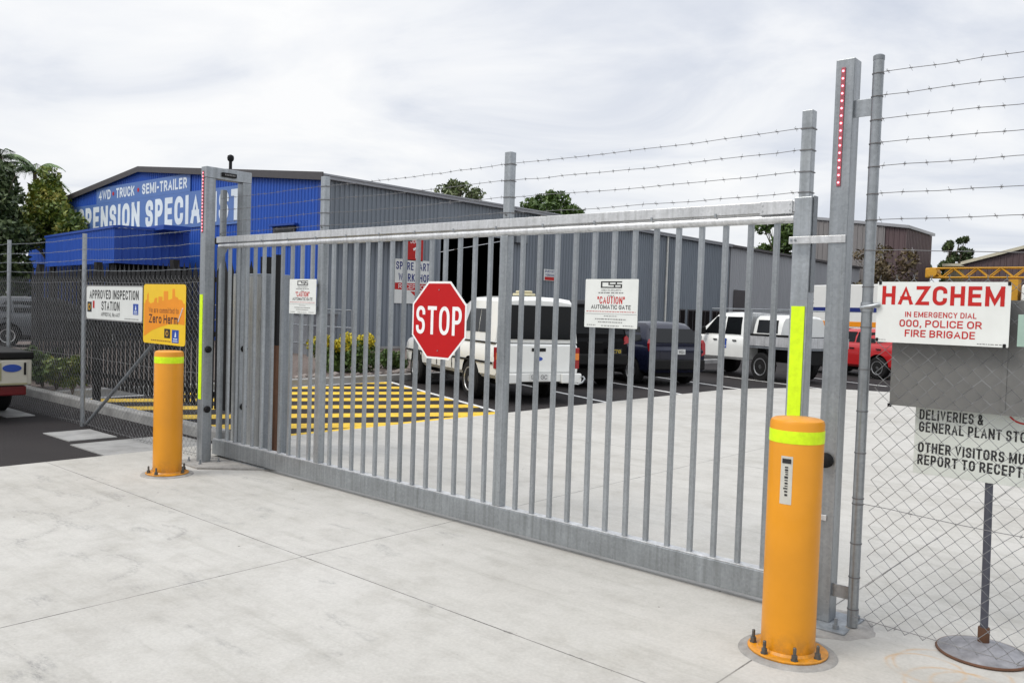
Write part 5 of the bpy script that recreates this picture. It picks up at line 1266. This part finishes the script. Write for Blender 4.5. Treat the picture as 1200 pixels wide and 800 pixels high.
# golden shrub in the garden bed
def shrub(name, lab, base, r, h, n, size, mat, seed, gold=None, group=None):
    rnd = random.Random(seed); o = thing(name, lab, 'shrub', base, 0, group); bx, by, bz = base
    b = MB()
    for _ in range(9):
        e = Vector((bx+rnd.gauss(0, r*.5), by+rnd.gauss(0, r*.5), bz+h*rnd.uniform(.6, .95))); b.tube([base, Vector(base).lerp(e, .5)+Vector((rnd.gauss(0, .03), 0, .03)), e], .012, 5, r2=.004)
    obj('stems', b, TRUNK, o)
    cs = cl(seed, bx, by, bz+.18*h, bz+.72*h, r*.8, 16, r*.25, r*.45)
    b = MB(); leaves(b, cs, n, size, rnd, .55); obj('foliage', b, mat, o)
    if gold:
        cs = cl(seed+1, bx, by, bz+.66*h, bz+1.0*h, r*.75, 14, r*.16, r*.30); b = MB(); leaves(b, cs, gold, size*.9, rnd, .5); obj('golden_tips', b, LEAF_GOLD, o)
    return o
shrub('golden_shrub', 'bushy shrub with bright golden yellow tips in the garden bed', (-15.7, 12.0, .12), .85, .74, 5200, .085, LEAF_GREEN, 21, 3600)
shrub('low_shrub', 'small dark green shrub right of the golden shrub', (-15.7, 13.45, .12), .45, .48, 2600, .07, LEAF_GREEN, 25)
for i, (x, y, r, h, m_) in enumerate(((-14.4, 5.36, .30, .62, LEAF_OLIVE), (-15.0, 5.38, .30, .85, LEAF_GREEN), (-13.75, 5.36, .20, .80, LEAF_OLIVE), (-16.3, 5.7, .5, .6, LEAF_DARK))):
    shrub('garden_shrub', ('olive green shrub between the kerb and dark palisade', 'taller mid green shrub at the left end of the palisade', 'yellowish shrub before the palisade nearest the fence post', 'dark low shrub before the grey car at far left')[i], (x, y, .12), r, h, 1500, .08, m_, 40+i, None, 'shrubs along the palisade')
# rock edging by the kerb under the shrubs
rk = MB(); rnd = random.Random(2)
for i in range(150):
    x, y = -14.5-rnd.random()*.35, 6+i*.14; s_ = rnd.uniform(.05, .12)
    bmesh.ops.create_icosphere(rk.bm, subdivisions=1, radius=s_, matrix=Matrix.Translation((x, y, .13)) @ Matrix.Diagonal((1, rnd.uniform(.7, 1.3), rnd.uniform(.5, .8), 1)) @ Matrix.Rotation(rnd.random()*6, 4, 'Z'))
tag(obj('gravel_edging', rk, ROCK), 'loose brown stones edging the garden bed behind the hatching', 'stones', kind='stuff')
# trees beyond the roofs
def far_tree(lab, cx, cy, zt, wd, ht, n, size, mat, seed, sparse=.5, nm='gum_tree'):
    cs = cl(seed, cx, cy, zt-ht, zt-.3, wd*.5, int(16+wd*2), wd*.10, wd*.2, lambda u: .75+.5*math.sin(PI*min(1, u*1.1)))
    return tree(nm, lab, (cx, cy, 0), zt-ht*.6, cs, n, size, mat, 'trees beyond the roofs', tr=.22, seed=seed, flat=.45)
far_tree('airy gum tree showing above the middle of the grey workshop roof', -60.4, 60, 14.4, 4.6, 3.4, 2600, .42, LEAF_GUM, 61)
far_tree('dense green tree above the workshop roof just right of middle gate post', -49.4, 60, 12.3, 5.6, 3.6, 6500, .40, LEAF_GREEN, 62, nm='dense_tree')
far_tree('smaller round green tree right of the dense one above workshop roof', -45.8, 60, 11.2, 3.4, 2.6, 4200, .38, LEAF_GREEN, 63, nm='dense_tree')
far_tree('green tree rising above the pale warehouse roof beside the right gate stile', -31.5, 72, 10.6, 5.0, 4.6, 5200, .42, LEAF_GREEN, 64, nm='dense_tree')
far_tree('dark gum tree standing between the two brown sheds', -24.4, 100, 11.2, 3.4, 5.4, 3600, .42, LEAF_DARK, 65)
far_tree('low dark tree beside the tall brown shed', -28.4, 100, 8.8, 3.0, 2.4, 1600, .45, LEAF_DARK, 66)
tree('bare_tree', 'brown leafless looking tree before the tall brown shed', (-17.2, 55, 0), 3.4, cl(67, -17.3, 55, 3.4, 6.0, 1.7, 16, .4, .75), 1500, .26, leafmat('brown_leaves', [(.05, .03, .018), (.09, .06, .025), (.11, .09, .03)]), 'trees beyond the roofs', tr=.12, seed=67)
